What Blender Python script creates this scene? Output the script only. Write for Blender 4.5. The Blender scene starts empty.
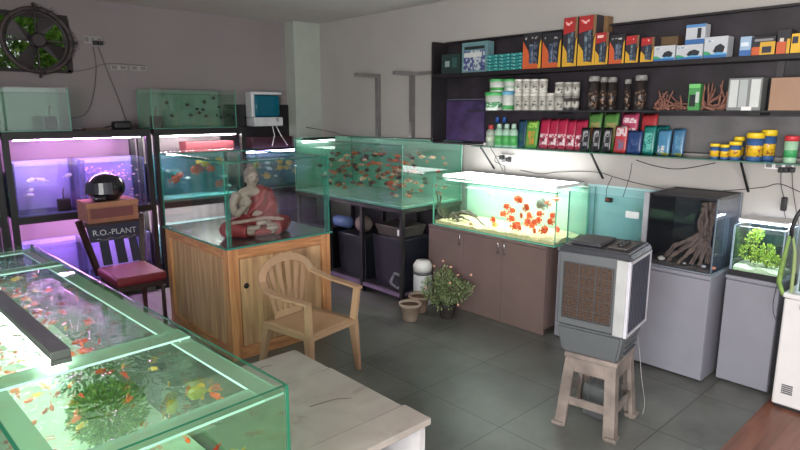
import bpy, bmesh, math, random
from mathutils import Vector, Matrix, noise
random.seed(7)
R = math.radians; PI = math.pi
COL = bpy.context.scene.collection
SC = bpy.context.scene

# ------------------------------------------------------------------ camera
F = 590.0; H = 1.7; PITCH = math.atan(115/F); TR = R(47.3)
FW = Vector((math.cos(TR)*math.cos(PITCH), math.sin(TR)*math.cos(PITCH), -math.sin(PITCH)))
RT = Vector((math.sin(TR), -math.cos(TR), 0)); UP = RT.cross(FW)
cd = bpy.data.cameras.new('camera'); cam = bpy.data.objects.new('camera', cd); COL.objects.link(cam)
cd.sensor_width = 36; cd.lens = 36*F/800; cd.clip_start = .02
cam.matrix_world = Matrix(((RT.x, UP.x, -FW.x, 0), (RT.y, UP.y, -FW.y, 0), (RT.z, UP.z, -FW.z, H), (0, 0, 0, 1)))
SC.camera = cam
def at(x, y, X=None, Y=None, z=None):
    d = FW + RT*((x-400)/F) - UP*((y-225)/F)
    t = (z-H)/d.z if z is not None else (X/d.x if X is not None else Y/d.y)
    return Vector((0, 0, H)) + d*t

# ------------------------------------------------------------------ materials
MATS = {}
def newmat(name):
    m = bpy.data.materials.new(name); m.use_nodes = True
    nt = m.node_tree; nt.nodes.clear()
    out = nt.nodes.new('ShaderNodeOutputMaterial')
    return m, nt, out
def lin(c):
    return tuple(((v/255)/12.92 if v/255 <= .04045 else ((v/255+.055)/1.055)**2.4) for v in c)
def mat(c, rough=.6, metal=0, var=.12, scale=8, bump=0, spec=.5, coat=0, key=None):
    """plain procedural surface: colour with soft noise variation. c in sRGB 0..255"""
    k = key or ('m', tuple(c), rough, metal, var, scale, bump, spec, coat)
    if k in MATS: return MATS[k]
    m, nt, out = newmat('surface_%d' % len(MATS))
    b = nt.nodes.new('ShaderNodeBsdfPrincipled')
    b.inputs['Roughness'].default_value = rough; b.inputs['Metallic'].default_value = metal
    b.inputs['Specular IOR Level'].default_value = spec; b.inputs['Coat Weight'].default_value = coat
    col = lin(c)
    tc = nt.nodes.new('ShaderNodeTexCoord'); n = nt.nodes.new('ShaderNodeTexNoise')
    n.inputs['Scale'].default_value = scale; n.inputs['Detail'].default_value = 5
    nt.links.new(tc.outputs['Object'], n.inputs['Vector'])
    r = nt.nodes.new('ShaderNodeValToRGB')
    r.color_ramp.elements[0].position = .3; r.color_ramp.elements[1].position = .7
    r.color_ramp.elements[0].color = tuple(v*(1-var) for v in col)+(1,)
    r.color_ramp.elements[1].color = tuple(min(1, v*(1+var)) for v in col)+(1,)
    nt.links.new(n.outputs['Fac'], r.inputs['Fac']); nt.links.new(r.outputs['Color'], b.inputs['Base Color'])
    if bump:
        bp = nt.nodes.new('ShaderNodeBump'); bp.inputs['Strength'].default_value = bump; bp.inputs['Distance'].default_value = .01
        nt.links.new(n.outputs['Fac'], bp.inputs['Height']); nt.links.new(bp.outputs['Normal'], b.inputs['Normal'])
    nt.links.new(b.outputs['BSDF'], out.inputs['Surface'])
    MATS[k] = m; return m
def emis(c, s, key=None):
    k = ('e', tuple(c), s)
    if k in MATS: return MATS[k]
    m, nt, out = newmat('lamp_%d' % len(MATS))
    e = nt.nodes.new('ShaderNodeEmission'); e.inputs['Color'].default_value = lin(c)+(1,); e.inputs['Strength'].default_value = s
    nt.links.new(e.outputs['Emission'], out.inputs['Surface'])
    MATS[k] = m; return m
def glass(tint=(235, 248, 242), ior=1.45, rough=.01, wave=0, wscale=20, refr=0, milk=0, milkc=(150, 215, 195)):
    """thin clear pane or water face: tinted transmission, Fresnel reflection, optional ripples and milkiness"""
    k = ('g', tuple(tint), ior, rough, wave, wscale, refr, milk, milkc)
    if k in MATS: return MATS[k]
    m, nt, out = newmat('glass_%d' % len(MATS))
    t = nt.nodes.new('ShaderNodeBsdfTransparent'); t.inputs['Color'].default_value = lin(tint)+(1,)
    g = nt.nodes.new('ShaderNodeBsdfGlossy'); g.inputs['Roughness'].default_value = rough
    fr = nt.nodes.new('ShaderNodeFresnel'); fr.inputs['IOR'].default_value = ior
    geo = nt.nodes.new('ShaderNodeNewGeometry')
    # a back face would read the inverse ratio: keep the outer ratio for both
    mr = nt.nodes.new('ShaderNodeMapRange'); mr.inputs['To Min'].default_value = ior; mr.inputs['To Max'].default_value = 1/ior
    nt.links.new(geo.outputs['Backfacing'], mr.inputs['Value']); nt.links.new(mr.outputs['Result'], fr.inputs['IOR'])
    mx = nt.nodes.new('ShaderNodeMixShader')
    nt.links.new(fr.outputs['Fac'], mx.inputs['Fac'])
    first = t
    if refr:
        rf = nt.nodes.new('ShaderNodeBsdfRefraction'); rf.inputs['IOR'].default_value = 1.15; rf.inputs['Roughness'].default_value = 0
        rf.inputs['Color'].default_value = lin(tint)+(1,)
        m2 = nt.nodes.new('ShaderNodeMixShader'); m2.inputs['Fac'].default_value = refr
        nt.links.new(t.outputs[0], m2.inputs[1]); nt.links.new(rf.outputs[0], m2.inputs[2]); first = m2
    if milk:
        df = nt.nodes.new('ShaderNodeBsdfDiffuse'); df.inputs['Color'].default_value = lin(milkc)+(1,)
        tl = nt.nodes.new('ShaderNodeBsdfTranslucent'); tl.inputs['Color'].default_value = lin(milkc)+(1,)
        ad = nt.nodes.new('ShaderNodeMixShader'); ad.inputs['Fac'].default_value = .5
        nt.links.new(df.outputs[0], ad.inputs[1]); nt.links.new(tl.outputs[0], ad.inputs[2])
        m3 = nt.nodes.new('ShaderNodeMixShader'); m3.inputs['Fac'].default_value = milk
        nt.links.new(first.outputs[0], m3.inputs[1]); nt.links.new(ad.outputs[0], m3.inputs[2]); first = m3
    nt.links.new(first.outputs[0], mx.inputs[1]); nt.links.new(g.outputs[0], mx.inputs[2])
    if wave:
        tc = nt.nodes.new('ShaderNodeTexCoord'); n = nt.nodes.new('ShaderNodeTexNoise')
        n.inputs['Scale'].default_value = wscale; n.inputs['Detail'].default_value = 2; n.inputs['Distortion'].default_value = .8
        bp = nt.nodes.new('ShaderNodeBump'); bp.inputs['Strength'].default_value = wave; bp.inputs['Distance'].default_value = .02
        nt.links.new(tc.outputs['Object'], n.inputs['Vector'])
        nt.links.new(n.outputs['Fac'], bp.inputs['Height'])
        nt.links.new(bp.outputs['Normal'], g.inputs['Normal'])
        if refr: nt.links.new(bp.outputs['Normal'], rf.inputs['Normal'])
    nt.links.new(mx.outputs[0], out.inputs['Surface'])
    MATS[k] = m; return m
def wood(c1, c2, scale=(1, 1, 1), freq=6, rough=.45, dist=5, axis='X', coat=0):
    k = ('w', c1, c2, scale, freq, rough, axis)
    if k in MATS: return MATS[k]
    m, nt, out = newmat('wood_%d' % len(MATS))
    b = nt.nodes.new('ShaderNodeBsdfPrincipled'); b.inputs['Roughness'].default_value = rough; b.inputs['Coat Weight'].default_value = coat
    tc = nt.nodes.new('ShaderNodeTexCoord'); mp = nt.nodes.new('ShaderNodeMapping'); mp.inputs['Scale'].default_value = scale
    n = nt.nodes.new('ShaderNodeTexNoise'); n.inputs['Scale'].default_value = freq; n.inputs['Detail'].default_value = 6; n.inputs['Distortion'].default_value = .6
    r = nt.nodes.new('ShaderNodeValToRGB'); r.color_ramp.elements[0].position = .35; r.color_ramp.elements[1].position = .65
    r.color_ramp.elements[0].color = lin(c1)+(1,); r.color_ramp.elements[1].color = lin(c2)+(1,)
    nt.links.new(tc.outputs['Object'], mp.inputs['Vector']); nt.links.new(mp.outputs['Vector'], n.inputs['Vector'])
    nt.links.new(n.outputs['Fac'], r.inputs['Fac']); nt.links.new(r.outputs['Color'], b.inputs['Base Color'])
    nt.links.new(b.outputs['BSDF'], out.inputs['Surface'])
    MATS[k] = m; return m
def slate():
    m, nt, out = newmat('slate_tiles')
    b = nt.nodes.new('ShaderNodeBsdfPrincipled')
    tc = nt.nodes.new('ShaderNodeTexCoord')
    br = nt.nodes.new('ShaderNodeTexBrick'); br.offset = 0; br.inputs['Scale'].default_value = 1
    br.inputs['Brick Width'].default_value = .6; br.inputs['Row Height'].default_value = .6
    br.inputs['Mortar Size'].default_value = .004; br.inputs['Mortar Smooth'].default_value = .3
    br.inputs['Color1'].default_value = lin((98, 100, 98))+(1,); br.inputs['Color2'].default_value = lin((112, 114, 111))+(1,)
    br.inputs['Mortar'].default_value = lin((70, 70, 68))+(1,)
    nt.links.new(tc.outputs['Object'], br.inputs['Vector'])
    n = nt.nodes.new('ShaderNodeTexNoise'); n.inputs['Scale'].default_value = 3; n.inputs['Detail'].default_value = 8; n.inputs['Roughness'].default_value = .65
    nt.links.new(tc.outputs['Object'], n.inputs['Vector'])
    r = nt.nodes.new('ShaderNodeValToRGB'); r.color_ramp.elements[0].position = .3; r.color_ramp.elements[1].position = .72
    r.color_ramp.elements[0].color = (.62, .62, .6, 1); r.color_ramp.elements[1].color = (1.15, 1.15, 1.12, 1)
    nt.links.new(n.outputs['Fac'], r.inputs['Fac'])
    mu = nt.nodes.new('ShaderNodeMix'); mu.data_type = 'RGBA'; mu.blend_type = 'MULTIPLY'; mu.inputs[0].default_value = 1
    nt.links.new(br.outputs['Color'], mu.inputs[6]); nt.links.new(r.outputs['Color'], mu.inputs[7])
    nt.links.new(mu.outputs[2], b.inputs['Base Color'])
    rr = nt.nodes.new('ShaderNodeMapRange'); rr.inputs['To Min'].default_value = .22; rr.inputs['To Max'].default_value = .5
    nt.links.new(n.outputs['Fac'], rr.inputs['Value']); nt.links.new(rr.outputs['Result'], b.inputs['Roughness'])
    bp = nt.nodes.new('ShaderNodeBump'); bp.inputs['Strength'].default_value = .12; bp.inputs['Distance'].default_value = .01
    n2 = nt.nodes.new('ShaderNodeTexNoise'); n2.inputs['Scale'].default_value = 14; n2.inputs['Detail'].default_value = 4
    nt.links.new(tc.outputs['Object'], n2.inputs['Vector'])
    nt.links.new(n2.outputs['Fac'], bp.inputs['Height']); nt.links.new(bp.outputs['Normal'], b.inputs['Normal'])
    nt.links.new(b.outputs['BSDF'], out.inputs['Surface']); return m
def marble():
    m, nt, out = newmat('worn_white_marble')
    b = nt.nodes.new('ShaderNodeBsdfPrincipled'); b.inputs['Roughness'].default_value = .45
    tc = nt.nodes.new('ShaderNodeTexCoord'); n = nt.nodes.new('ShaderNodeTexNoise')
    n.inputs['Scale'].default_value = 3.5; n.inputs['Detail'].default_value = 8; n.inputs['Distortion'].default_value = 1.2
    r = nt.nodes.new('ShaderNodeValToRGB'); e = r.color_ramp.elements
    e[0].position = .24; e[0].color = lin((116, 108, 102))+(1,); e[1].position = .7; e[1].color = lin((168, 162, 155))+(1,)
    x = e.new(.36); x.color = lin((152, 145, 138))+(1,)
    nt.links.new(tc.outputs['Object'], n.inputs['Vector']); nt.links.new(n.outputs['Fac'], r.inputs['Fac'])
    nt.links.new(r.outputs['Color'], b.inputs['Base Color']); nt.links.new(b.outputs['BSDF'], out.inputs['Surface']); return m

BLACK = mat((24, 24, 28), .45); MBLACK = mat((22, 21, 24), .45)
WHITE = mat((225, 225, 225), .4); CHROME = mat((190, 190, 195), .25, 1)
GEDGE = mat((84, 150, 132), .2, var=.05); PALE = mat((165, 215, 195), .25, var=.05)

# ------------------------------------------------------------------ mesh builder
def M_of(o):
    m = Matrix.Translation(o.location) @ o.rotation_euler.to_matrix().to_4x4()
    return (M_of(o.parent) @ m) if o.parent else m
class MB:
    def __init__(s): s.b = bmesh.new(); s.mats = []
    def mi(s, m):
        if m is None: return 0
        if m not in s.mats: s.mats.append(m)
        return s.mats.index(m)
    def poly(s, pts, m=None):
        f = s.b.faces.new([s.b.verts.new(p) for p in pts]); f.material_index = s.mi(m); return f
    def hexa(s, p, m=None, edge=None):
        """8 points: bottom 4 (ccw), top 4"""
        v = [s.b.verts.new(q) for q in p]; fs = []
        for q in ((3, 2, 1, 0), (4, 5, 6, 7), (0, 1, 5, 4), (1, 2, 6, 5), (2, 3, 7, 6), (3, 0, 4, 7)):
            f = s.b.faces.new([v[i] for i in q]); f.material_index = s.mi(m); fs.append(f)
        if edge:
            s.b.normal_update(); A = max(f.calc_area() for f in fs)
            for f in fs:
                if f.calc_area() < A*.5: f.material_index = s.mi(edge)
        return v, fs
    def box(s, x0, y0, z0, x1, y1, z1, m=None, bev=0, edge=None, seg=2):
        if x0 > x1: x0, x1 = x1, x0
        if y0 > y1: y0, y1 = y1, y0
        if z0 > z1: z0, z1 = z1, z0
        v, fs = s.hexa([(x0, y0, z0), (x1, y0, z0), (x1, y1, z0), (x0, y1, z0), (x0, y0, z1), (x1, y0, z1), (x1, y1, z1), (x0, y1, z1)], m, edge)
        if bev:
            es = list({e for f in fs for e in f.edges})
            r = bmesh.ops.bevel(s.b, geom=es, offset=bev, segments=seg, affect='EDGES', profile=.5, clamp_overlap=True)
            for f in r['faces']: f.material_index = s.mi(m); f.smooth = True
        return s
    def obox(s, c, sx, sy, sz, rz=0, m=None, rx=0, ry=0, bev=0):
        """oriented box about its centre"""
        n0 = len(s.b.verts); s.b.verts.ensure_lookup_table()
        s.box(-sx/2, -sy/2, -sz/2, sx/2, sy/2, sz/2, m, bev)
        s.b.verts.ensure_lookup_table()
        T = Matrix.Translation(c) @ Matrix.Rotation(rz, 4, 'Z') @ Matrix.Rotation(ry, 4, 'Y') @ Matrix.Rotation(rx, 4, 'X')
        for v in s.b.verts[n0:] if not bev else [v for v in s.b.verts if v.index == -1 or v.index >= n0]: v.co = T @ v.co
        return s
    def beam(s, p, q, w, h=None, m=None, w2=None, h2=None, up=(0, 0, 1)):
        """tapering bar of rectangular section from p to q"""
        p = Vector(p); q = Vector(q); d = (q-p).normalized(); up = Vector(up)
        if abs(d.dot(up)) > .95: up = Vector((1, 0, 0))
        a = d.cross(up).normalized(); b = a.cross(d).normalized()
        h = h or w; w2 = w2 or w; h2 = h2 or h
        c = [p-a*w/2-b*h/2, p+a*w/2-b*h/2, p+a*w/2+b*h/2, p-a*w/2+b*h/2]
        e = [q-a*w2/2-b*h2/2, q+a*w2/2-b*h2/2, q+a*w2/2+b*h2/2, q-a*w2/2+b*h2/2]
        s.hexa(c+e, m); return s
    def tube(s, pts, r, seg=8, m=None, closed=False, r2=None, cap=True):
        pts = [Vector(p) for p in pts]; n = len(pts); rings = []; prev = None
        for i, p in enumerate(pts):
            a = pts[i-1] if (i > 0 or closed) else p; b = pts[(i+1) % n] if (i < n-1 or closed) else p
            d = (b-a).normalized() if (b-a).length > 1e-9 else Vector((0, 0, 1))
            if prev is None:
                u = d.cross(Vector((0, 0, 1)));
                if u.length < .05: u = d.cross(Vector((1, 0, 0)))
            else: u = prev-d*prev.dot(d)
            u.normalize(); prev = u; w = d.cross(u)
            rr = r if not callable(r) else r(i/(n-1 if n > 1 else 1))
            if r2 is not None and not callable(r): rr = r+(r2-r)*i/(n-1)
            rings.append([s.b.verts.new(p+(u*math.cos(2*PI*k/seg)+w*math.sin(2*PI*k/seg))*rr) for k in range(seg)])
        mi = s.mi(m)
        for i in range(n if closed else n-1):
            A = rings[i]; B = rings[(i+1) % n]
            for k in range(seg):
                f = s.b.faces.new((A[k], A[(k+1) % seg], B[(k+1) % seg], B[k])); f.smooth = True; f.material_index = mi
        if cap and not closed:
            f = s.b.faces.new(rings[0][::-1]); f.material_index = mi
            f = s.b.faces.new(rings[-1]); f.material_index = mi
        return s
    def lathe(s, prof, c=(0, 0, 0), seg=24, m=None, sx=1, sy=1, smooth=True, T=None):
        c = Vector(c); rings = []; mi = s.mi(m)
        for r, z in prof:
            ring = []
            for k in range(seg):
                v = Vector((r*math.cos(2*PI*k/seg)*sx, r*math.sin(2*PI*k/seg)*sy, z))
                if T: v = T @ v
                ring.append(s.b.verts.new(v+c))
            rings.append(ring)
        for A, B in zip(rings, rings[1:]):
            for k in range(seg):
                f = s.b.faces.new((A[k], A[(k+1) % seg], B[(k+1) % seg], B[k])); f.smooth = smooth; f.material_index = mi
        for ring, rv in ((rings[0], True), (rings[-1], False)):
            f = s.b.faces.new(ring[::-1] if rv else ring); f.material_index = mi
        return s
    def ball(s, c, r, sx=1, sy=1, sz=1, seg=12, m=None, T=None):
        n = max(5, seg//2+1)
        prof = [(max(1e-4, math.sin(PI*i/n))*r, -math.cos(PI*i/n)*r*sz) for i in range(n+1)]
        return s.lathe(prof, c, seg, m, sx, sy, True, T)
    def extrude(s, pts, v, m=None, smooth=False):
        """polygon pts (3d) extruded by vector v"""
        v = Vector(v); A = [s.b.verts.new(p) for p in pts]; B = [s.b.verts.new(Vector(p)+v) for p in pts]; mi = s.mi(m); n = len(A)
        fs = [s.b.faces.new(A[::-1]), s.b.faces.new(B)]
        for i in range(n):
            f = s.b.faces.new((A[i], A[(i+1) % n], B[(i+1) % n], B[i])); f.smooth = smooth; fs.append(f)
        for f in fs: f.material_index = mi
        return s
    def build(s, name, m=None, parent=None, world=True, fix=True):
        if fix: bmesh.ops.recalc_face_normals(s.b, faces=s.b.faces)
        me = bpy.data.meshes.new(name)
        if parent is not None and world: s.b.transform(M_of(parent).inverted())
        s.b.to_mesh(me); s.b.free()
        for q in (s.mats if s.mats else [m]): me.materials.append(q)
        if s.mats and m is not None and m not in s.mats: me.materials.append(m)
        o = bpy.data.objects.new(name, me); COL.objects.link(o)
        if parent is not None: o.parent = parent
        return o
def empty(name, loc=(0, 0, 0), rz=0):
    o = bpy.data.objects.new(name, None); COL.objects.link(o); o.location = loc; o.rotation_euler = (0, 0, rz); o.empty_display_size = .05
    return o
def tag(o, label, cat, group=None, kind=None):
    o['label'] = label; o['category'] = cat
    if group: o['group'] = group
    if kind: o['kind'] = kind
    return o
def struct(o): o['kind'] = 'structure'; return o
KIDS = {}
def kids(o): return [c for c in bpy.data.objects if c.parent == o]
def copy_tree(o, loc=None, rz=None, label=None, ch=None):
    c = o.copy(); COL.objects.link(c)
    if loc is not None: c.location = loc
    if rz is not None: c.rotation_euler = (0, 0, rz) if not isinstance(rz, tuple) else rz
    if label: c['label'] = label
    for k in (ch if ch is not None else kids(o)):
        d = k.copy(); COL.objects.link(d); d.parent = c
    return c
def rebase(o):
    """put a single mesh's origin at the bottom centre of its box"""
    me = o.data; xs = [v.co for v in me.vertices]
    c = Vector(((min(v.x for v in xs)+max(v.x for v in xs))/2, (min(v.y for v in xs)+max(v.y for v in xs))/2, min(v.z for v in xs)))
    me.transform(Matrix.Translation(-c)); o.location = c; return o
def text_mesh(name, txt, size, T, m, parent=None, depth=.0008):
    cu = bpy.data.curves.new(name, 'FONT'); cu.body = txt; cu.size = size; cu.extrude = depth; cu.align_x = 'CENTER'; cu.align_y = 'CENTER'
    t = bpy.data.objects.new('tmp', cu); COL.objects.link(t)
    me = bpy.data.meshes.new_from_object(t); bpy.data.objects.remove(t)
    me.transform(T if parent is None else M_of(parent).inverted() @ T)
    me.materials.clear(); me.materials.append(m)
    o = bpy.data.objects.new(name, me); COL.objects.link(o)
    if parent is not None: o.parent = parent
    return o
# text frames: facing -X (reads along -Y) and facing -Y (reads along +X)
def T_negX(x, y, z, rot=0): return Matrix.Translation((x, y, z)) @ Matrix.Rotation(-PI/2, 4, 'Z') @ Matrix.Rotation(PI/2, 4, 'X') @ Matrix.Rotation(rot, 4, 'Z')
def T_negY(x, y, z, rot=0): return Matrix.Translation((x, y, z)) @ Matrix.Rotation(PI/2, 4, 'X') @ Matrix.Rotation(rot, 4, 'Z')

# ------------------------------------------------------------------ room
XW, YW, ZC = 4.25, 6.2, 2.70
XB, YB = -1.7, -3.0
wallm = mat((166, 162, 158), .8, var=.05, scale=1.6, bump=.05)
fl = MB().box(XB, .9, -.05, XW, YW, 0).build('floor', slate()); struct(fl)
lam = wood((96, 58, 44), (128, 80, 62), (1, 9, 1), 2.2, .35)
fl2 = MB().box(XB, YB, -.05, XW, .9, .004).build('floor', lam); struct(fl2)
struct(MB().box(XB, YB, ZC, XW, YW, ZC+.1).build('ceiling', mat((205, 200, 198), .85, var=.03)))
# wall_right carries the shelves
struct(MB().box(XW, YB, -.05, XW+.15, YW+.15, ZC+.1).build('wall_right', wallm))
# wall_left holds the fan window
wx0, wx1, wz0, wz1 = .72, 1.58, 2.05, 2.53
w = MB()
w.box(XB-.15, YW, -.05, wx0, YW+.15, ZC+.1); w.box(wx1, YW, -.05, XW, YW+.15, ZC+.1)
w.box(wx0, YW, -.05, wx1, YW+.15, wz0); w.box(wx0, YW, wz1, wx1, YW+.15, ZC+.1)
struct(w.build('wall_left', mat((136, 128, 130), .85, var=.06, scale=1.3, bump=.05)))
w = MB()
w.box(XB-.15, YB, -.05, XB, -2.5, ZC+.1); w.box(XB-.15, .8, -.05, XB, YW, ZC+.1); w.box(XB-.15, -2.5, -.05, XB, .8, .8); w.box(XB-.15, -2.5, 2.35, XB, .8, ZC+.1)
struct(w.build('wall_back', wallm))
w = MB()
for y in (-2.5, -.87, .75): w.box(XB-.1, y, .8, XB-.05, y+.05, 2.35)
w.box(XB-.1, -2.5, .8, XB-.05, .8, .85); w.box(XB-.1, -2.5, 2.3, XB-.05, .8, 2.35)
struct(w.build('added_window_2', mat((70, 70, 72), .4, .6)))  # unseen side window, added to let light onto the shelf wall
# shop front behind the camera: wide opening
w = MB()
w.box(XB-.15, YB-.15, -.05, .6, YB, ZC+.1); w.box(4.1, YB-.15, -.05, XW+.15, YB, ZC+.1); w.box(.6, YB-.15, 2.45, 4.1, YB, ZC+.1)
struct(w.build('wall_front', wallm))
struct(MB().box(3.886, 6.01, 0, XW, YW, ZC).build('trim_1', mat((165, 172, 163), .8, var=.04)))
# door frame of the shop front
w = MB()
for x in (.6, 2.33, 4.05): w.box(x, YB-.1, 0, x+.05, YB-.04, 2.45)
w.box(.6, YB-.1, 2.4, 4.1, YB-.04, 2.45)
struct(w.build('door_1', mat((70, 70, 72), .4, .6)))
# ceiling beams


# ------------------------------------------------------------------ fish
def fish_mesh(name, L, h, w, cols, deep=1.0, tail=1.0):
    """a fish along +x: shaped body, forked tail, dorsal, belly fins"""
    b = MB(); cb, cf = cols
    n = 9; seg = 10
    def prof(t):
        s_ = math.sin(PI*min(1, t**.75))**.8 if 0 < t < 1 else 0
        return max(.06*(1-t)+.10*t, s_)
    rings = []
    for i in range(n):
        t = i/(n-1); x = L*(.5-.78*t); k = prof(t)
        if i == 0: k = .05
        rings.append([b.b.verts.new((x, math.cos(2*PI*j/seg)*w/2*k, math.sin(2*PI*j/seg)*h/2*k)) for j in range(seg)])
    mi = b.mi(cb)
    for A, B in zip(rings, rings[1:]):
        for j in range(seg):
            f = b.b.faces.new((A[j], A[(j+1) % seg], B[(j+1) % seg], B[j])); f.smooth = True; f.material_index = mi
    b.b.faces.new(rings[0]); b.b.faces.new(rings[-1][::-1])
    e = w*.04
    b.extrude([(-L*.24, -e, 0), (-L*.5*tail, -e, h*.34), (-L*.42, -e, 0), (-L*.5*tail, -e, -h*.34)], (0, 2*e, 0), cf)
    b.extrude([(L*.15, -e, h*.44), (-L*.02, -e, h*.66), (-L*.2, -e, h*.5), (-L*.2, -e, h*.2), (L*.12, -e, h*.3)], (0, 2*e, 0), cf)
    b.extrude([(L*.05, -e, -h*.42), (-L*.1, -e, -h*.62), (-L*.17, -e, -h*.28)], (0, 2*e, 0), cf)
    for s_ in (-1, 1): b.ball((L*.38, s_*w*.2, h*.07), L*.022, m=BLACK, seg=6)
    return b
def fmat(c): return mat(c, .35, var=.15, scale=40)
FISH = {}
def fish_proto(key, L, h, w, c1, c2):
    if key not in FISH:
        b = fish_mesh('fish', L, h, w, (fmat(c1), fmat(c2)))
        me_o = b.build('fish', fmat(c1)); FISH[key] = me_o.data; bpy.data.objects.remove(me_o)
    return FISH[key]
SHOAL = MB()
def school(keys, n, box, label, group, seed, nstuff=0, dirs=None, mind=.04, name='fish', T=None, grid=None):
    """n single fish swimming in a box (x0,y0,z0,x1,y1,z1)"""
    rnd = random.Random(seed); pts = []; tries = 0
    x0, y0, z0, x1, y1, z1 = box
    while len(pts) < n and tries < 6000:
        tries += 1
        p = Vector((rnd.uniform(x0, x1), rnd.uniform(y0, y1), rnd.uniform(z0, z1)))
        if all((p-q).length > mind for q in pts): pts.append(p)
    for i, p in enumerate(pts):
        o = bpy.data.objects.new(name, FISH[rnd.choice(keys)]); COL.objects.link(o)
        a = (rnd.choice(dirs) if dirs else rnd.uniform(0, 2*PI))+rnd.uniform(-.5, .5)
        if T: p = T @ p
        if i >= n-nstuff:
            me = bpy.data.meshes.new_from_object(o); q = Matrix.Translation(p) @ Matrix.Rotation(a, 4, 'Z'); me.transform(q)
            k0 = len(SHOAL.mats); idx = [SHOAL.mi(mm) for mm in me.materials]; n0 = len(SHOAL.b.faces); SHOAL.b.from_mesh(me); SHOAL.b.faces.ensure_lookup_table()
            for f in SHOAL.b.faces[n0:]: f.material_index = idx[f.material_index]
            bpy.data.objects.remove(o); continue
        o.location = p; o.rotation_euler = (rnd.uniform(-.1, .1), rnd.uniform(-.3, .3), a)
        s_ = rnd.uniform(.7, 1.1); o.scale = (s_, s_, s_)
        tag(o, label, 'fish', group)
fish_proto('org', .050, .019, .011, (236, 96, 40), (244, 130, 60))
fish_proto('red', .046, .018, .011, (205, 52, 34), (225, 80, 50))
fish_proto('yel', .050, .020, .011, (228, 196, 60), (235, 215, 110))
fish_proto('dark', .062, .036, .014, (50, 42, 36), (40, 36, 34))
fish_proto('pink', .035, .015, .009, (235, 205, 225), (220, 170, 215))
fish_proto('wht', .10, .035, .016, (205, 215, 215), (180, 195, 200))
fish_proto('bigred', .15, .085, .03, (200, 82, 50), (180, 60, 50))
fish_proto('bigyel', .12, .07, .025, (205, 160, 50), (190, 150, 70))
fish_proto('corg', .085, .030, .018, (196, 98, 66), (176, 92, 74))
fish_proto('cbrn', .080, .034, .018, (88, 60, 54), (110, 70, 60))
fish_proto('cwht', .075, .030, .018, (224, 170, 140), (210, 190, 170))

# ------------------------------------------------------------------ tanks
CLEAR = glass((251, 254, 252)); WATERM = glass((247, 252, 250), ior=1.15)
def make_tank(label, x0, y0, z0, x1, y1, z1, t=.008, water=.88, wm=None, gm=None, back=None, side=None, edge=GEDGE, gravel=None,
              gh=.03, rim=None, name='aquarium', group=None, rz=0, open_front=True, wavem=None):
    """rectangular glass tank; back: colour of a backdrop on the +Y ('Y') or +X ('X') side"""
    cx, cy = (x0+x1)/2, (y0+y1)/2
    root = empty(name, (cx, cy, z0), rz)
    X0, X1, Y0, Y1, Z = x0-cx, x1-cx, y0-cy, y1-cy, z1-z0
    gm = gm or CLEAR
    MB().box(X0, Y0, 0, X1, Y1, t, edge=edge, m=gm).build('base_panel', gm, root, False)
    for a in ((X0, Y0, t, X0+t, Y1, Z), (X1-t, Y0, t, X1, Y1, Z), (X0+t, Y0, t, X1-t, Y0+t, Z), (X0+t, Y1-t, t, X1-t, Y1, Z)):
        MB().box(*a, m=gm, edge=edge).build('glass_panel', gm, root, False)
    e = .002
    if water:
        wz = t+(Z-t)*water
        wb = MB(); ww = wm or WATERM
        wb.box(X0+t+e, Y0+t+e, t+e, X1-t-e, Y1-t-e, wz, m=ww)
        if wavem:
            wb.b.faces.ensure_lookup_table()
            for f in wb.b.faces:
                if f.calc_center_median().z > wz-1e-4: f.material_index = wb.mi(wavem)
        wb.build('water', ww, root, False)
    if back:
        ax, c = back; mm = c if not isinstance(c, tuple) else mat(c, .5, var=.06, scale=3)
        if 'Y' in ax: MB().box(X0, Y1+.001, 0, X1, Y1+.007, Z, m=mm).build('backdrop', mm, root, False)
        if 'X' in ax: MB().box(X1+.001, Y0, 0, X1+.007, Y1, Z, m=mm).build('backdrop', mm, root, False)
    if gravel:
        g = MB(); nx = max(4, int((X1-X0)/.03)); ny = max(4, int((Y1-Y0)/.03)); q = t+.006
        V = [[g.b.verts.new((X0+q+(X1-X0-2*q)*i/nx, Y0+q+(Y1-Y0-2*q)*j/ny, t+gh*(.7+.5*noise.noise(Vector((i*.37+cx*9, j*.37, z0*5)))+random.uniform(0, .2)))) for j in range(ny+1)] for i in range(nx+1)]
        for i in range(nx):
            for j in range(ny): g.b.faces.new((V[i][j], V[i+1][j], V[i+1][j+1], V[i][j+1]))
        W = [[g.b.verts.new((v.co.x, v.co.y, t+.001)) for v in r_] for r_ in V]
        for i in range(nx):
            g.b.faces.new((V[i][0], W[i][0], W[i+1][0], V[i+1][0])); g.b.faces.new((V[i][ny], V[i+1][ny], W[i+1][ny], W[i][ny]))
        for j in range(ny):
            g.b.faces.new((V[0][j], V[0][j+1], W[0][j+1], W[0][j])); g.b.faces.new((V[nx][j], W[nx][j], W[nx][j+1], V[nx][j+1]))
        o = g.build('gravel', gravel, root, False); o['kind'] = 'stuff'
    if rim:
        rw, rm = rim
        r_ = MB(); d = .012
        r_.box(X0+t, Y0+t, Z-d-.008, X0+t+rw, Y1-t, Z-d, m=rm, edge=edge); r_.box(X1-t-rw, Y0+t, Z-d-.008, X1-t, Y1-t, Z-d, m=rm, edge=edge)
        r_.build('rim_strip', rm, root, False)
    return tag(root, label, 'aquarium', group)
def filter_box(x, y, z, label, s_=.06, h=.07):
    f = empty('aquarium_filter', (x, y, z))
    MB().box(-s_/2, -.03, 0, s_/2, .03, h, bev=.006).build('housing', BLACK, f, False)
    MB().tube([(0, 0, h), (0, 0, h+.05), (.01, 0, h+.09)], .006).build('air_tube', mat((90, 90, 95), .4), f, False)
    return tag(f, label, 'filter')
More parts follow.
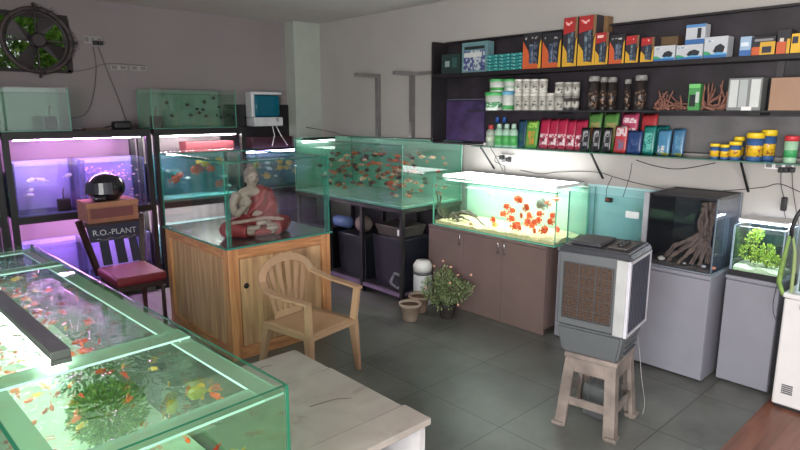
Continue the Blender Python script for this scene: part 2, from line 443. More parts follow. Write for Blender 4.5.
def tube_light(p, q, col, s_, label, r=.014, group=None, body=True, name='tube_light'):
    p = Vector(p); q = Vector(q)
    t = empty(name, p)
    MB().tube([p, q], r).build('lamp_tube', emis(col, s_), t)
    if body:
        up = Vector((0, 0, r*1.3)); b = MB(); b.beam(p+up+Vector((0, 0, .012)), q+up+Vector((0, 0, .012)), r*2.6, .022); b.build('housing', MBLACK, t)
    return tag(t, label, 'light', group)

# ---- foreground tank
ANG = R(2.8)
A_al = Vector((-math.sin(ANG), math.cos(ANG), 0)); A_lf = Vector((-math.cos(ANG), -math.sin(ANG), 0))
NR = Vector((.86, 1.42, 0)); AW, AL = .66, 2.67
AC = NR+A_al*AL/2+A_lf*AW/2
AZ0, AZ1 = .44, .90
TA = Matrix.Translation((AC.x, AC.y, 0)) @ Matrix.Rotation(ANG, 4, 'Z')     # local x: to the right, y: away
gA = glass((246, 253, 249)); braceA = glass((222, 246, 232), milk=.42, milkc=(196, 228, 202))
tA = make_tank('very long open glass aquarium full of small goldfish, at the near left corner', AC.x-AW/2, AC.y-AL/2, AZ0, AC.x+AW/2, AC.y+AL/2, AZ1, t=.01,
               water=.90, wm=glass((240, 252, 243), ior=1.1), gm=gA, rz=ANG, edge=mat((40, 110, 84), .2, var=.05),
               wavem=glass((243, 252, 246), ior=1.33, wave=1.0, wscale=14, refr=.35))
hw, hl = AW/2, AL/2; zt = AZ1-AZ0
r_ = MB()
for x0, x1 in ((-hw+.01, -hw+.075), (hw-.075, hw-.01)): r_.box(x0, -hl+.01, zt-.03, x1, hl-.01, zt-.022, m=braceA, edge=PALE)
r_.build('rim_strip', braceA, tA, False)
for yb in (-.68, .78):
    MB().box(-hw+.01, yb-.05, zt-.020, hw-.01, yb+.05, zt-.012, m=braceA, edge=PALE).build('cross_brace', braceA, tA, False)
for yb in (-hl+.01, hl-.10):
    MB().box(-hw+.076, yb, zt-.030, hw-.076, yb+.09, zt-.022, m=braceA, edge=PALE).build('cross_brace', braceA, tA, False)
sandA = mat((205, 236, 206), .8, var=.18, scale=9)
MB().box(-hw+.013, -hl+.013, .0125, hw-.013, hl-.013, .022, m=sandA).build('tank_floor', sandA, tA, False)
st = empty('tank_stand', (AC.x, AC.y, 0), ANG); s_ = MB()
for x in (-hw+.02, hw-.06):
    for y in (-hl+.02, -.02, hl-.06): MB().box(x, y, 0, x+.04, y+.04, AZ0-.045).build('leg', MBLACK, st, False)
MB().box(-hw, -hl, AZ0-.045, hw, hl, AZ0-.001).build('top_frame', MBLACK, st, False)
tag(st, 'black metal stand carrying the very long foreground aquarium', 'stand')
school(['org', 'org', 'red', 'red', 'yel'], 170, (-hw+.05, -.55, .55, hw-.06, hl-.15, AZ0+.36), 'small orange, red or yellow goldfish in the very long foreground aquarium', 'goldfish in the foreground aquarium', 3, T=TA, mind=.055, nstuff=75)
school(['org', 'red', 'yel'], 46, (-hw+.05, -hl+.04, .52, hw-.06, -.6, AZ0+.36), 'small orange, red or yellow goldfish in the very long foreground aquarium', 'goldfish in the foreground aquarium', 4, T=TA, mind=.05)

def bush(name, label, c, rx, ry, rz, n, cols, leaf=.02, cat='plant', stems=0, seed=1, elong=2.0, group=None, base=None, root=None):
    """a plant: many small leaves on thin stems, ONE mesh of leaves, one of stems"""
    rnd = random.Random(seed)
    own = root is None
    c = Vector(c)
    if own: root = empty(name, base if base is not None else (c.x, c.y, c.z-rz))
    L = MB(); S = MB(); ms = [mat(k, .5, var=.2, scale=30) for k in cols]
    b0 = Vector(base) if base is not None else Vector((c.x, c.y, c.z-rz))
    for i in range(stems):
        d = Vector((rnd.uniform(-1, 1)*rx*.8, rnd.uniform(-1, 1)*ry*.8, rnd.uniform(.2, .9)*rz))
        S.tube([b0+Vector((d.x, d.y, 0))*.1, b0.lerp(c, .5)+d*.3, c+d], .0022, 5)
    for i in range(n):
        while True:
            p = Vector((rnd.uniform(-1, 1), rnd.uniform(-1, 1), rnd.uniform(-1, 1)))
            if .25 < p.length < 1: break
        q = c+Vector((p.x*rx, p.y*ry, p.z*rz)); d = Vector((p.x, p.y, p.z+rnd.uniform(-.3, .8))).normalized()
        sdir = d.cross(Vector((rnd.uniform(-1, 1), rnd.uniform(-1, 1), rnd.uniform(-1, 1)))).normalized()
        l = leaf*rnd.uniform(.7, 1.4)*elong; w_ = leaf*rnd.uniform(.4, .6); nn = d.cross(sdir)*w_*.3
        f = L.b.faces.new([L.b.verts.new(v) for v in (q, q+d*l*.5+sdir*w_+nn, q+d*l, q+d*l*.5-sdir*w_+nn)]); f.material_index = L.mi(rnd.choice(ms))
    L.build('leaves', ms[0], root, fix=False)
    if stems: S.build('stems', mat((90, 90, 60), .6), root)
    if own: tag(root, label, cat, group)
    return root
def TAp(x, y, z): return TA @ Vector((x, y, z))
G1 = [(60, 110, 40), (90, 140, 50), (45, 85, 35), (120, 150, 60)]
def plantA(label, x, y, z, rx, ry, rz, n, cols, seed, lf=.015):
    p = at(x, y, z=z); p.x = min(p.x, .845-(p.y-1.42)*.049-rx*1.15)
    bush('water_plant', label, p, rx, ry, rz, n, cols, lf, base=(p.x, p.y, AZ0+.023), stems=8, seed=seed)
plantA('dense bright green water plant near the close end of the foreground aquarium', 108, 412, .60, .13, .13, .10, 2600, G1, 2, .010)
plantA('dark green water plant beyond the bright one in the foreground aquarium', 214, 340, .56, .13, .07, .07, 600, [(45, 95, 50), (70, 120, 60), (40, 75, 40)], 4, .010)
plantA('small dim green water plant at the far end of the foreground aquarium', 90, 280, .54, .10, .3, .06, 500, [(50, 90, 55), (75, 110, 70)], 5)
for k, (x, y, a, lb) in enumerate(((170, 409, .6, 'larger yellow green fish near the close end of the foreground aquarium'), (200, 392, 2.9, 'larger yellow green fish beyond its twin in the foreground aquarium'))):
    fish_proto('ygr', .085, .05, .02, (165, 175, 80), (190, 160, 70)); o = bpy.data.objects.new('fish', FISH['ygr']); COL.objects.link(o); o.location = at(x, y, z=.78); o.rotation_euler = (0, 0, a); tag(o, lb, 'fish')
# fixture lying across the rim
lt = empty('tube_light', TAp(-.095, -.70, AZ1), ANG)
MB().box(-.03, 0, .018, .03, 1.75, .048, bev=.004).build('housing', mat((70, 76, 72), .6), lt, False)
MB().box(-.03, 0, .002, .03, .012, .018).build('foot', mat((70, 76, 72), .6), lt, False)
MB().box(-.03, 1.738, .002, .03, 1.75, .018).build('foot', mat((70, 76, 72), .6), lt, False)
MB().box(-.026, .02, .006, .022, 1.73, .016).build('lamp_tube', emis((245, 255, 250), 30), lt, False)
tag(lt, 'grey bar lamp lying lengthwise on top of the foreground aquarium', 'light')

# ---- marble topped bench beside it
mb_ = marble(); bn = empty('marble_bench', (1.23, 1.9, 0))
MB().box(.885, 2.245, .425, 1.592, 2.55, .45, bev=.003).build('marble_slab', mb_, bn)
MB().box(.885, 1.72, .425, 1.600, 2.238, .45, bev=.003).build('marble_slab', mb_, bn)
MB().box(.885, 1.555, .425, 1.610, 1.714, .454, bev=.003).build('marble_slab', mb_, bn)
pnl = mat((186, 184, 186), .6)
sm = MB()
for pts in (((1.20, 2.38), (1.23, 2.36), (1.25, 2.32)), ((1.32, 2.46), (1.36, 2.47), (1.40, 2.455)), ((1.15, 2.29), (1.17, 2.27), (1.18, 2.262)), ((1.30, 1.98), (1.42, 1.96), (1.48, 1.92))):
    for (a, b_), (c, d) in zip(pts, pts[1:]): sm.poly([(a, b_-.004, .4503), (c, d-.003, .4503), (c, d+.003, .4503), (a, b_+.004, .4503)])
sm.build('dark_smudge', mat((84, 76, 70), .7), bn)['kind'] = 'stuff'
MB().box(1.56, 1.57, 0, 1.59, 2.52, .424).build('side_panel', pnl, bn)
MB().box(.9, 2.49, 0, 1.555, 2.52, .424).build('end_panel', pnl, bn)
MB().box(1.25, 1.60, 0, 1.28, 2.48, .424).build('divider', pnl, bn)
tag(bn, 'low worn white marble topped bench with open end beside the big tank', 'bench')

# ------------------------------------------------------------------ back left racks (wall_left)
def rack(label, x0, x1, zs, y0=5.6, y1=6.08, zt=1.525):
    r = empty('metal_rack', ((x0+x1)/2, y0, 0)); bw = .045
    for x in (x0, x1-bw):
        for y in (y0, y1-bw): MB().box(x, y, 0, x+bw, y+bw, zt-.05).build('post', MBLACK, r)
    for z in zs:
        MB().box(x0+bw, y0+.002, z-.045, x1-bw, y1-.002, z).build('shelf', MBLACK, r)
    MB().box(x0, y0, zt-.05, x1, y1, zt).build('top_shelf', MBLACK, r)
    for z in (zt-.05, .785): MB().box(x0+bw, y0, z-.013, x1-bw, y0+.012, z-.0005).build('front_lip', MBLACK, r)
    return tag(r, label, 'rack')
rack('black metal rack with pink lit tanks at the left wall', .88, 2.04, (.2, .83))
rack('black metal rack with white lit tanks behind the statue case', 2.07, 3.0, (.2, .83))
rack('black metal rack end cut off by the left picture edge', -.3, .85, (.2, .83))
DKW = glass((150, 190, 170), ior=1.2)
make_tank('unlit tank with murky water on top of the leftmost rack bay', .55, 5.64, 1.526, 1.40, 6.0, 1.885, wm=glass((236, 245, 240), ior=1.15), back=('Y', (112, 128, 120)))
filter_box(1.27, 5.76, 1.536, 'black filter box in the murky tank on the rack top', .085, .11)
make_tank('tank of dark fish on the rack top behind the statue case', 2.08, 5.64, 1.526, 2.93, 6.0, 1.895, wm=glass((244, 250, 247), ior=1.15), back=('Y', (134, 156, 146)))
MB_ = MB().box(2.40, 6.012, 1.53, 2.93, 6.02, 1.74).build('black_board', mat((36, 34, 38), .4)); tag(rebase(MB_), 'black board standing behind the tank of dark fish', 'board')
filter_box(2.16, 5.76, 1.536, 'black filter box in the tank of dark fish', .10, .11)
school(['dark'], 13, (2.2, 5.69, 1.62, 2.86, 5.93, 1.84), 'dark fish in the rack top tank behind the statue case', 'dark fish in the rack top tank', 9, dirs=[0, PI, .5], mind=.09)
# pink bay
PK = (240, 158, 255); pw = glass((244, 240, 252), ior=1.15); pinkback = (176, 176, 224)
make_tank('pink lit tank with few fish and a dark filter, left in the rack', .94, 5.66, .831, 1.43, 6.0, 1.27, wm=pw, back=('Y', pinkback), edge=mat((110, 120, 200), .3))
make_tank('pink lit tank crowded with tiny pale fish, behind the helmet', 1.465, 5.66, .831, 1.98, 6.0, 1.27, wm=pw, back=('Y', pinkback), edge=mat((110, 120, 200), .3))
make_tank('empty looking pink lit tank on the lowest rack shelf at left', .94, 5.66, .201, 1.43, 6.0, .56, wm=pw, back=('Y', pinkback), edge=mat((110, 120, 200), .3))
make_tank('pink lit tank on the lowest rack shelf behind the red chair', 1.465, 5.66, .201, 1.98, 6.0, .56, wm=pw, back=('Y', pinkback), edge=mat((110, 120, 200), .3))
filter_box(1.30, 5.74, .841, 'black filter box in the pink lit tank with few fish', .10, .10)
school(['wht'], 5, (1.0, 5.72, .95, 1.38, 5.92, 1.18), 'pale slim fish in the left pink lit tank', 'pale fish in the left pink tank', 12, dirs=[.3, PI], mind=.08)
school(['pink'], 90, (1.51, 5.70, .87, 1.94, 5.95, 1.2), 'tiny pale fish in the crowded pink lit tank', 'tiny fish in the crowded pink tank', 13, nstuff=75, mind=.035)
tube_light((.96, 5.66, 1.463), (1.96, 5.66, 1.463), PK, 150, 'pink tube lamp under the rack top shelf', r=.009, body=False)
tube_light((.96, 5.66, .773), (1.96, 5.66, .773), PK, 150, 'pink tube lamp under the middle rack shelf', r=.009, body=False)
# cyan bay cut by the picture edge
make_tank('cyan lit tank at the left picture edge', .25, 5.66, .831, .82, 6.0, 1.27, wm=glass((235, 250, 250), ior=1.15), back=('Y', (90, 200, 205)))
tube_light((.3, 5.66, 1.463), (.8, 5.66, 1.463), (190, 250, 255), 70, 'cyan tube lamp above the tank at the left picture edge', r=.009, body=False)
school(['bigyel'], 3, (.5, 5.75, .95, .78, 5.9, 1.15), 'yellow brown fish in the cyan lit tank at the left edge', 'fish in the cyan tank', 19, dirs=[0], mind=.12)
# white bay
make_tank('white lit tank with large orange fish behind the statue case', 2.13, 5.66, .831, 2.94, 6.0, 1.27, wm=glass((235, 249, 249), ior=1.15), back=('Y', (95, 150, 165)), gravel=mat((120, 205, 205), .7), gh=.012)
make_tank('white lit tank on the lowest shelf behind the statue case', 2.13, 5.66, .201, 2.94, 6.0, .56, wm=glass((240, 249, 249), ior=1.15), back=('Y', (170, 190, 200)))
tube_light((2.15, 5.66, 1.463), (2.92, 5.66, 1.463), (255, 250, 245), 150, 'white tube lamp under the rack top behind the case', r=.009, body=False)
tube_light((2.15, 5.66, .773), (2.92, 5.66, .773), (255, 250, 245), 170, 'white tube lamp under the middle shelf behind the case', r=.009, body=False)
school(['bigred', 'wht', 'bigred', 'bigyel'], 13, (2.2, 5.72, .92, 2.88, 5.93, 1.19), 'large orange, white or yellow fish in the white lit tank behind the case', 'large fish in the white lit tank', 22, dirs=[0, PI], mind=.10)
c_ = MB().box(2.42, 5.72, 1.2725, 2.93, 5.90, 1.39, bev=.003).build('carton', mat((98, 36, 46), .7)); tag(rebase(c_), 'dark red carton lying on the white lit tank under the rack top', 'box')
# third tank toward the corner
sf = empty('black_cabinet', (3.5, 5.8, 0))
MB().box(3.08, 5.60, 0, 3.86, 6.0, .86).build('body', mat((44, 38, 52), .5), sf)
for i, x in enumerate((3.1, 3.48)):
    MB().box(x, 5.588, .05, x+.35, 5.599, .82, bev=.002).build('door', mat((58, 48, 70), .45), sf)
tag(sf, 'black cabinet seen through the statue case near the corner', 'cabinet')
make_tank('tank with yellowish fish on the black cabinet near the corner', 3.10, 5.64, .862, 3.84, 5.98, 1.22, wm=glass((238, 248, 244), ior=1.15), back=('Y', (90, 120, 130)))
school(['bigyel', 'bigyel', 'wht'], 12, (3.17, 5.70, .95, 3.78, 5.9, 1.15), 'yellowish or white fish in the tank near the corner', 'fish in the corner tank', 25, dirs=[0, PI], mind=.10)
tube_light((3.14, 5.9, 1.245), (3.80, 5.9, 1.245), (215, 200, 255), 9, 'pale violet tube lamp over the corner tank', r=.012)
# black panel and water purifier on the wall
bp_ = MB().box(3.06, 6.17, 1.26, 3.885, 6.2, 1.76, bev=.002).build('wall_board', mat((26, 22, 26), .3)); tag(rebase(bp_), 'black glossy panel on the wall behind the water purifier', 'panel')
wp = empty('water_purifier', (3.5, 6.1, 1.52))
MB().box(3.32, 5.98, 1.52, 3.69, 6.169, 1.62, bev=.012).build('lower_housing', mat((205, 208, 212), .35), wp)
MB().box(3.32, 6.02, 1.62, 3.36, 6.169, 1.9, bev=.01).build('side_column', mat((205, 208, 212), .35), wp)
MB().box(3.35, 6.0, 1.622, 3.67, 6.168, 1.865, bev=.03, seg=4).build('tank_cover', glass((40, 130, 155), ior=1.4, milk=.7, milkc=(30, 150, 180)), wp)
MB().box(3.33, 5.99, 1.868, 3.69, 6.169, 1.90, bev=.01).build('lid', mat((205, 208, 212), .35), wp)
MB().tube([(3.60, 5.99, 1.6), (3.60, 5.955, 1.6), (3.60, 5.95, 1.57)], .009).build('tap', CHROME, wp)
MB().tube([(3.55, 5.99, 1.52), (3.56, 5.965, 1.42), (3.52, 5.96, 1.30)], .005).build('hose', WHITE, wp)
MB().tube([(3.60, 5.99, 1.52), (3.64, 5.965, 1.42), (3.72, 5.96, 1.30)], .005).build('hose', WHITE, wp)
tag(wp, 'white wall water purifier with a teal cover, in the back corner', 'water purifier')
# dark boxes under it, on the tank rim level
bx = MB().box(3.28, 5.98, 1.27, 3.8, 6.16, 1.40, bev=.004).build('carton', mat((52, 26, 34), .5)); tag(rebase(bx), 'dark maroon carton under the water purifier', 'box')

# ---- fan window
struct(MB().box(wx0, YW+.02, wz0, wx0+.02, YW+.1, wz1).build('window_1', BLACK))
fb = MB(); fb.box(wx0, YW+.03, wz0, wx0+.30, YW+.06, wz1); fb.box(wx0+.02, YW-.02, 2.50, wx1+.01, YW+.02, 2.54); fb.box(wx1-.03, YW-.02, 2.04, wx1+.015, YW+.02, 2.5); fb.box(wx0, YW-.02, 2.03, wx1, YW+.02, 2.06)
fan = empty('exhaust_fan', (1.33, 6.17, 2.28)); fb.build('mounting_board', mat((40, 34, 36), .7), fan)
fc = Vector((1.32, 6.13, 2.30)); rg = .27
MB().tube([fc+Vector((math.cos(a)*rg, 0, math.sin(a)*rg)) for a in [2*PI*k/40 for k in range(40)]], .018, 8, closed=True).build('ring', mat((70, 60, 60), .6), fan)
MB().tube([fc+Vector((math.cos(a)*(rg-.025), .05, math.sin(a)*(rg-.025))) for a in [2*PI*k/40 for k in range(40)]], .018, 6, closed=True).build('ring', mat((60, 54, 54), .6), fan)
b = MB()
for a in (0, PI/2, PI, 3*PI/2): b.beam(fc+Vector((0, .03, 0)), fc+Vector((math.cos(a)*(rg+.05), .03, math.sin(a)*(rg+.05))), .03, .012)
b.build('strut', mat((48, 42, 44), .6), fan)
MB().lathe([(.03, -.07), (.06, -.06), (.065, .03), (.05, .06)], fc+Vector((0, .0, 0)), 16, T=Matrix.Rotation(PI/2, 4, 'X')).build('motor', mat((50, 42, 46), .5), fan)
for k in range(4):
    a = PI/4+.35+k*PI/2; u = Vector((math.cos(a), 0, math.sin(a))); v = Vector((-math.sin(a), 0, math.cos(a)))
    q = fc+Vector((0, .05, 0))
    b = MB(); b.extrude([q+u*.05-v*.03, q+u*.22-v*.085+Vector((0, -.02, 0)), q+u*.235+v*.06+Vector((0, .02, 0)), q+u*.05+v*.03], (0, .004, 0)); b.build('fan_blade', mat((46, 40, 42), .5), fan)
tag(fan, 'dusty ring exhaust fan mounted in the wall window at upper left', 'fan')
bush('garden_bush', 'sunlit green bush outside the fan window', (1.25, 7.1, 2.35), .9, .35, .62, 6000, [(120, 165, 60), (90, 140, 50), (150, 185, 90)], .05, base=(1.25, 7.1, 1.0), stems=8, seed=8)
dustm = mat((58, 52, 50), .9)
dn = MB(); rnd = random.Random(5)
for k in range(60):
    a = rnd.uniform(0, 2*PI) if k % 2 else rnd.choice((PI/2, 0, -PI/2, PI/2))+rnd.uniform(-.15, .15); p = fc+Vector((math.cos(a)*rg, -.015, math.sin(a)*rg))
    dn.tube([p, p+Vector((rnd.uniform(-.04, .04), -.01, rnd.uniform(-.03, .03))), p+Vector((rnd.uniform(-.06, .06), -.012, rnd.uniform(-.05, .05)))], .002, 4)
dn.build('cobweb', dustm, fan)['kind'] = 'stuff'

# ---- sockets and cables on the left wall
def socket(label, c, w_, h_, face='Y', n=3, mm=None, sw=True):
    o = empty('wall_socket', c); x, y, z = c; mm = mm or mat((150, 148, 148), .5)
    if face == 'Y':
        MB().box(x-w_/2, y-.014, z-h_/2, x+w_/2, y, z+h_/2, bev=.003).build('plate', mm, o)
        for i in range(n):
            q = x-w_/2+(i+.5)*w_/n; MB().box(q-w_/n*.3, y-.019, z-h_*.3, q+w_/n*.3, y-.0141, z+h_*.3).build('switch', mat((118, 114, 114), .5), o)
    else:
        MB().box(x-.014, y-w_/2, z-h_/2, x, y+w_/2, z+h_/2, bev=.003).build('plate', mm, o)
        for i in range(n):
            q = y-w_/2+(i+.5)*w_/n; MB().box(x-.019, q-w_/n*.3, z-h_*.3, x-.0141, q+w_/n*.3, z+h_*.3).build('switch', mat((118, 114, 114), .5), o)
    return tag(o, label, 'socket')
YS = YW-.001
socket('small socket with plugs right of the exhaust fan', (1.79, YS, 2.345), .16, .075)
socket('long narrow switch strip on the left wall above the rack tanks', (2.0, YS, 2.105), .16, .05, n=2)
socket('second switch strip just right of the long one on the left wall', (2.19, YS, 2.105), .16, .05, n=2)
for i, x in enumerate((1.80, 1.845)):
    tag(rebase(MB().box(x-.018, YW-.06, 2.30, x+.018, YW-.022, 2.335, bev=.005).build('plug', BLACK)), ['black plug in the fan side socket, left one', 'black plug in the fan side socket, right one'][i], 'plug')
def cable(label, pts, r=.004, m=None, cat='cable', name='cable'):
    # smooth through the points (Catmull-Rom)
    P = [Vector(p) for p in pts]; P = [P[0]]+P+[P[-1]]; out = []
    for i in range(1, len(P)-2):
        for k in range(6):
            t = k/6; a, b, c, d = P[i-1:i+3]
            out.append(.5*((2*b)+(c-a)*t+(2*a-5*b+4*c-d)*t*t+(3*b-a-3*c+d)*t**3))
    out.append(P[-2])
    o = MB().tube(out, r*.7, 6).build(name, m or BLACK); rebase(o); return tag(o, label, cat)
def onW(x, y, off=.012, **k):
    if 'X' in k or 'Y' in k: pass
    return at(x, y, **k)
GREYC = mat((95, 90, 92), .5)
cable('grey cable from the fan side socket down to the left rack top tank', [at(x, y, Y=6.18) for x, y in ((93, 47), (96, 70), (92, 100), (84, 115), (68, 118))], .004, GREYC)
cable('grey cable from the fan side socket falling to the right rack', [at(x, y, Y=6.18) for x, y in ((98, 47), (106, 68), (118, 98), (127, 124))], .004, GREYC)
cable('grey cable running along the wall from the fan to the switch strips', [at(x, y, Y=6.185) for x, y in ((62, 72), (85, 70), (105, 64), (125, 64), (146, 66))], .004, GREYC)
# small filters on the rack top between tanks
pm = empty('air_pump', (1.86, 5.75, 1.526)); MB().box(1.76, 5.70, 1.526, 1.92, 5.80, 1.60, bev=.02).build('housing', BLACK, pm); MB().tube([(1.76, 5.75, 1.56), (1.68, 5.74, 1.54), (1.6, 5.74, 1.535)], .006).build('air_hose', BLACK, pm)
tag(pm, 'black air pump lying on the rack top between the two tanks', 'pump')
tag(rebase(MB().box(1.50, 5.64, 1.526, 1.70, 5.72, 1.545).build('wood_board', mat((74, 58, 50), .8))), 'dark flat board lying on the rack top', 'board')

# ------------------------------------------------------------------ red seat chair, box, helmet
rc = empty('dining_chair', (1.52, 4.85, 0)); dkw = mat((52, 30, 30), .4)
sx0, sx1, sy0, sy1 = 1.32, 1.70, 4.55, 5.04
b = MB().box(sx0, sy0, .385, sx1, sy1, .455, bev=.025, seg=4); b.build('seat', mat((122, 30, 46), .6, bump=.1, scale=60), rc)
b = MB().box(sx0+.02, sy0+.02, .345, sx1-.02, sy1-.02, .386); b.build('seat_frame', dkw, rc)
for x in (sx0+.03, sx1-.03):
    MB().tube([(x, sy0+.03, .344), (x, sy0+.03, .30), (x, sy0+.03, .2), (x, sy0+.028, 0)], lambda t: .021-.008*t+.004*math.sin(t*14), 10).build('leg', dkw, rc)
    MB().beam((x, sy1-.02, 0), (x, sy1-.02, .344), .03, .03, w2=.035, h2=.035).build('leg', dkw, rc)
for x, xt in ((sx0+.02, 1.265), (sx1-.02, 1.765)):
    MB().beam((x, 5.045, .38), (xt, 5.2, .82), .04, .035).build('back_post', dkw, rc)
b = MB().beam((1.30, 5.195, .783), (1.73, 5.195, .783), .035, .04); b.build('top_rail', dkw, rc)
navy = mat((34, 36, 62), .5)
b = MB(); b.hexa([(1.325, 5.135, .64), (1.715, 5.135, .64), (1.715, 5.145, .64), (1.325, 5.145, .64), (1.31, 5.175, .765), (1.725, 5.175, .765), (1.725, 5.185, .765), (1.31, 5.185, .765)]); b.build('upper_panel', navy, rc)
for x0, x1 in ((1.385, 1.455), (1.50, 1.575), (1.615, 1.68)):
    b = MB(); b.hexa([(x0, 5.055, .455), (x1, 5.055, .455), (x1, 5.065, .455), (x0, 5.065, .455), (x0, 5.125, .645), (x1, 5.125, .645), (x1, 5.134, .645), (x0, 5.134, .645)]); b.build('back_slat', navy, rc)
sil = mat((190, 195, 205), .3, .5)
lt_ = text_mesh('lettering', 'R.O.-PLANT', .066, T_negY(1.52, 5.15, .705, R(-2)) @ Matrix.Rotation(R(-17), 4, 'X'), sil, rc); lt_['label'] = 'silver lettering'
MB().tube([(1.36+.03*i, 5.138-.0015*(i % 2), .655+.010*math.sin(i*1.9)) for i in range(12)], .004, 6).build('ornament', CHROME, rc)
tag(rc, 'dark wooden chair with a dark red padded seat and lettered back', 'chair')
bx = empty('cardboard_box', (1.52, 5.2, .804))
MB().box(1.31, 5.09, .804, 1.70, 5.38, .969).build('body', mat((140, 96, 76), .8), bx)
MB().box(1.305, 5.08, .93, 1.705, 5.089, .969).build('flap', mat((158, 112, 88), .8), bx)
MB().box(1.33, 5.086, .84, 1.66, 5.0895, .92).build('printed_panel', mat((105, 60, 62), .7), bx)
tag(bx, 'brown cardboard box on the lettered chair back under the helmet', 'box')
# helmet
hm = empty('motorcycle_helmet', (1.50, 5.22, .971)); hc = Vector((1.50, 5.22, 1.07)); hmm = mat((26, 24, 32), .22, coat=.6)
b = MB()
for_ = []
n, sg = 14, 24
prof = [(math.sin(PI*i/n)*.135 if i else .001, math.cos(PI*i/n)*.125) for i in range(n-2)]
prof = prof[::-1]
b.lathe([(max(.001, r), z) for r, z in prof], hc, sg, sx=1.12, sy=.95); b.build('shell', hmm, hm)
MB().box(1.37, 5.09, .972, 1.47, 5.2, 1.02, bev=.02, seg=3).build('chin_bar', hmm, hm)
b = MB(); P_ = []
for i in range(9):
    a = R(180+i*11); P_.append((a,))
for i in range(8):
    a0, a1 = R(172+i*13), R(172+(i+1)*13)
    q = lambda a, z, k=.142: (hc.x+math.cos(a)*k*1.12, hc.y+math.sin(a)*k*.95, z)
    b.poly([q(a0, 1.03, .143), q(a1, 1.03, .143), q(a1, 1.12, .133), q(a0, 1.12, .133)])
b.build('visor', mat((50, 50, 62), .3), hm)
tag(hm, 'glossy black motorcycle helmet on the cardboard box', 'helmet')

# ------------------------------------------------------------------ pine cabinet with statue case
px0, px1, py0, py1, pz = 1.735, 2.565, 3.56, 4.62, .79
pine = wood((168, 112, 74), (205, 150, 104), (14, 14, 1.2), 2.5, .45)
pineh = wood((168, 112, 74), (205, 150, 104), (2, 2, 22), 2.5, .45)
ply = wood((162, 124, 92), (204, 166, 126), (12, 12, .9), 2.2, .5)
pc = empty('pine_cabinet', ((px0+px1)/2, (py0+py1)/2, 0))
MB().box(px0+.02, py0+.02, .02, px1-.02, py1-.02, pz-.02).build('panel', ply, pc)
fw = .075
for x0, x1, y0, y1 in ((px0, px0+fw, py0, py0+fw), (px1-fw, px1, py0, py0+fw), (px0, px0+fw, py1-fw, py1), (px1-fw, px1, py1-fw, py1)):
    MB().box(x0, y0, 0, x1, y1, pz, bev=.003).build('corner_post', pine, pc)
for z0, z1 in ((.0, .085), (pz-.075, pz)):
    MB().box(px0+fw, py0+.004, z0, px1-fw, py0+.03, z1, bev=.002).build('rail', pineh, pc)
    MB().box(px0+.004, py0+fw, z0, px0+.03, py1-fw, z1, bev=.002).build('rail', pineh, pc)
# door leaf planks
for i in range(4):
    a = py0+.012; x0 = px0+fw+.012+i*(px1-px0-2*fw-.024)/4
    MB().box(x0+.001, a-.002, .088, x0+(px1-px0-2*fw-.024)/4-.001, a+.012, pz-.08, bev=.0015).build('door_plank', ply, pc)
MB().lathe([(.001, 0), (.016, .001), (.02, .006), (.014, .01), (.001, .011)], (px0+fw+.05, py0+.009, .52), 16, T=Matrix.Rotation(PI/2, 4, 'X')).build('finger_hole', BLACK, pc)
MB().lathe([(.001, 0), (.016, .001), (.02, .006), (.014, .01), (.001, .011)], (px1-fw-.05, py0+.009, .52), 16, T=Matrix.Rotation(PI/2, 4, 'X')).build('finger_hole', BLACK, pc)
tag(pc, 'pine wood framed cabinet carrying the glass statue case', 'cabinet')
gc = empty('display_case', ((px0+px1)/2, (py0+py1)/2, .791)); e_ = mat((50, 130, 115), .15, var=.05); cg = glass((250, 254, 253))
bt = .81; tt = 1.38; t = .008
MB().box(px0-.015, py0-.015, .791, px1+.015, py1+.015, .803, m=mat((75, 66, 66), .25), edge=e_).build('base_panel', None, gc)
for a in ((px0, py0, .804, px0+t, py1, tt), (px1-t, py0, .804, px1, py1, tt), (px0+t, py0, .804, px1-t, py0+t, tt), (px0+t, py1-t, .804, px1-t, py1, tt)):
    MB().box(*a, m=cg, edge=e_).build('glass_panel', cg, gc)
pg = glass((205, 240, 232), milk=.15)
for x in (px0+t, px1-t-.03): MB().box(x, py0+t, .804, x+.03, py0+t+.006, tt-.02, m=pg, edge=e_).build('corner_strip', pg, gc)
for a in ((px0+t, py0+t, px0+.075, py1-t), (px1-.075, py0+t, px1-t, py1-t), (px0+.076, py0+t, px1-.076, py0+.075), (px0+.076, py1-.075, px1-.076, py1-t)):
    MB().box(a[0], a[1], tt-.02, a[2], a[3], tt-.012, m=pg, edge=e_).build('rim_strip', pg, gc)
tag(gc, 'clear glass display case on the pine cabinet around the statue', 'display case')

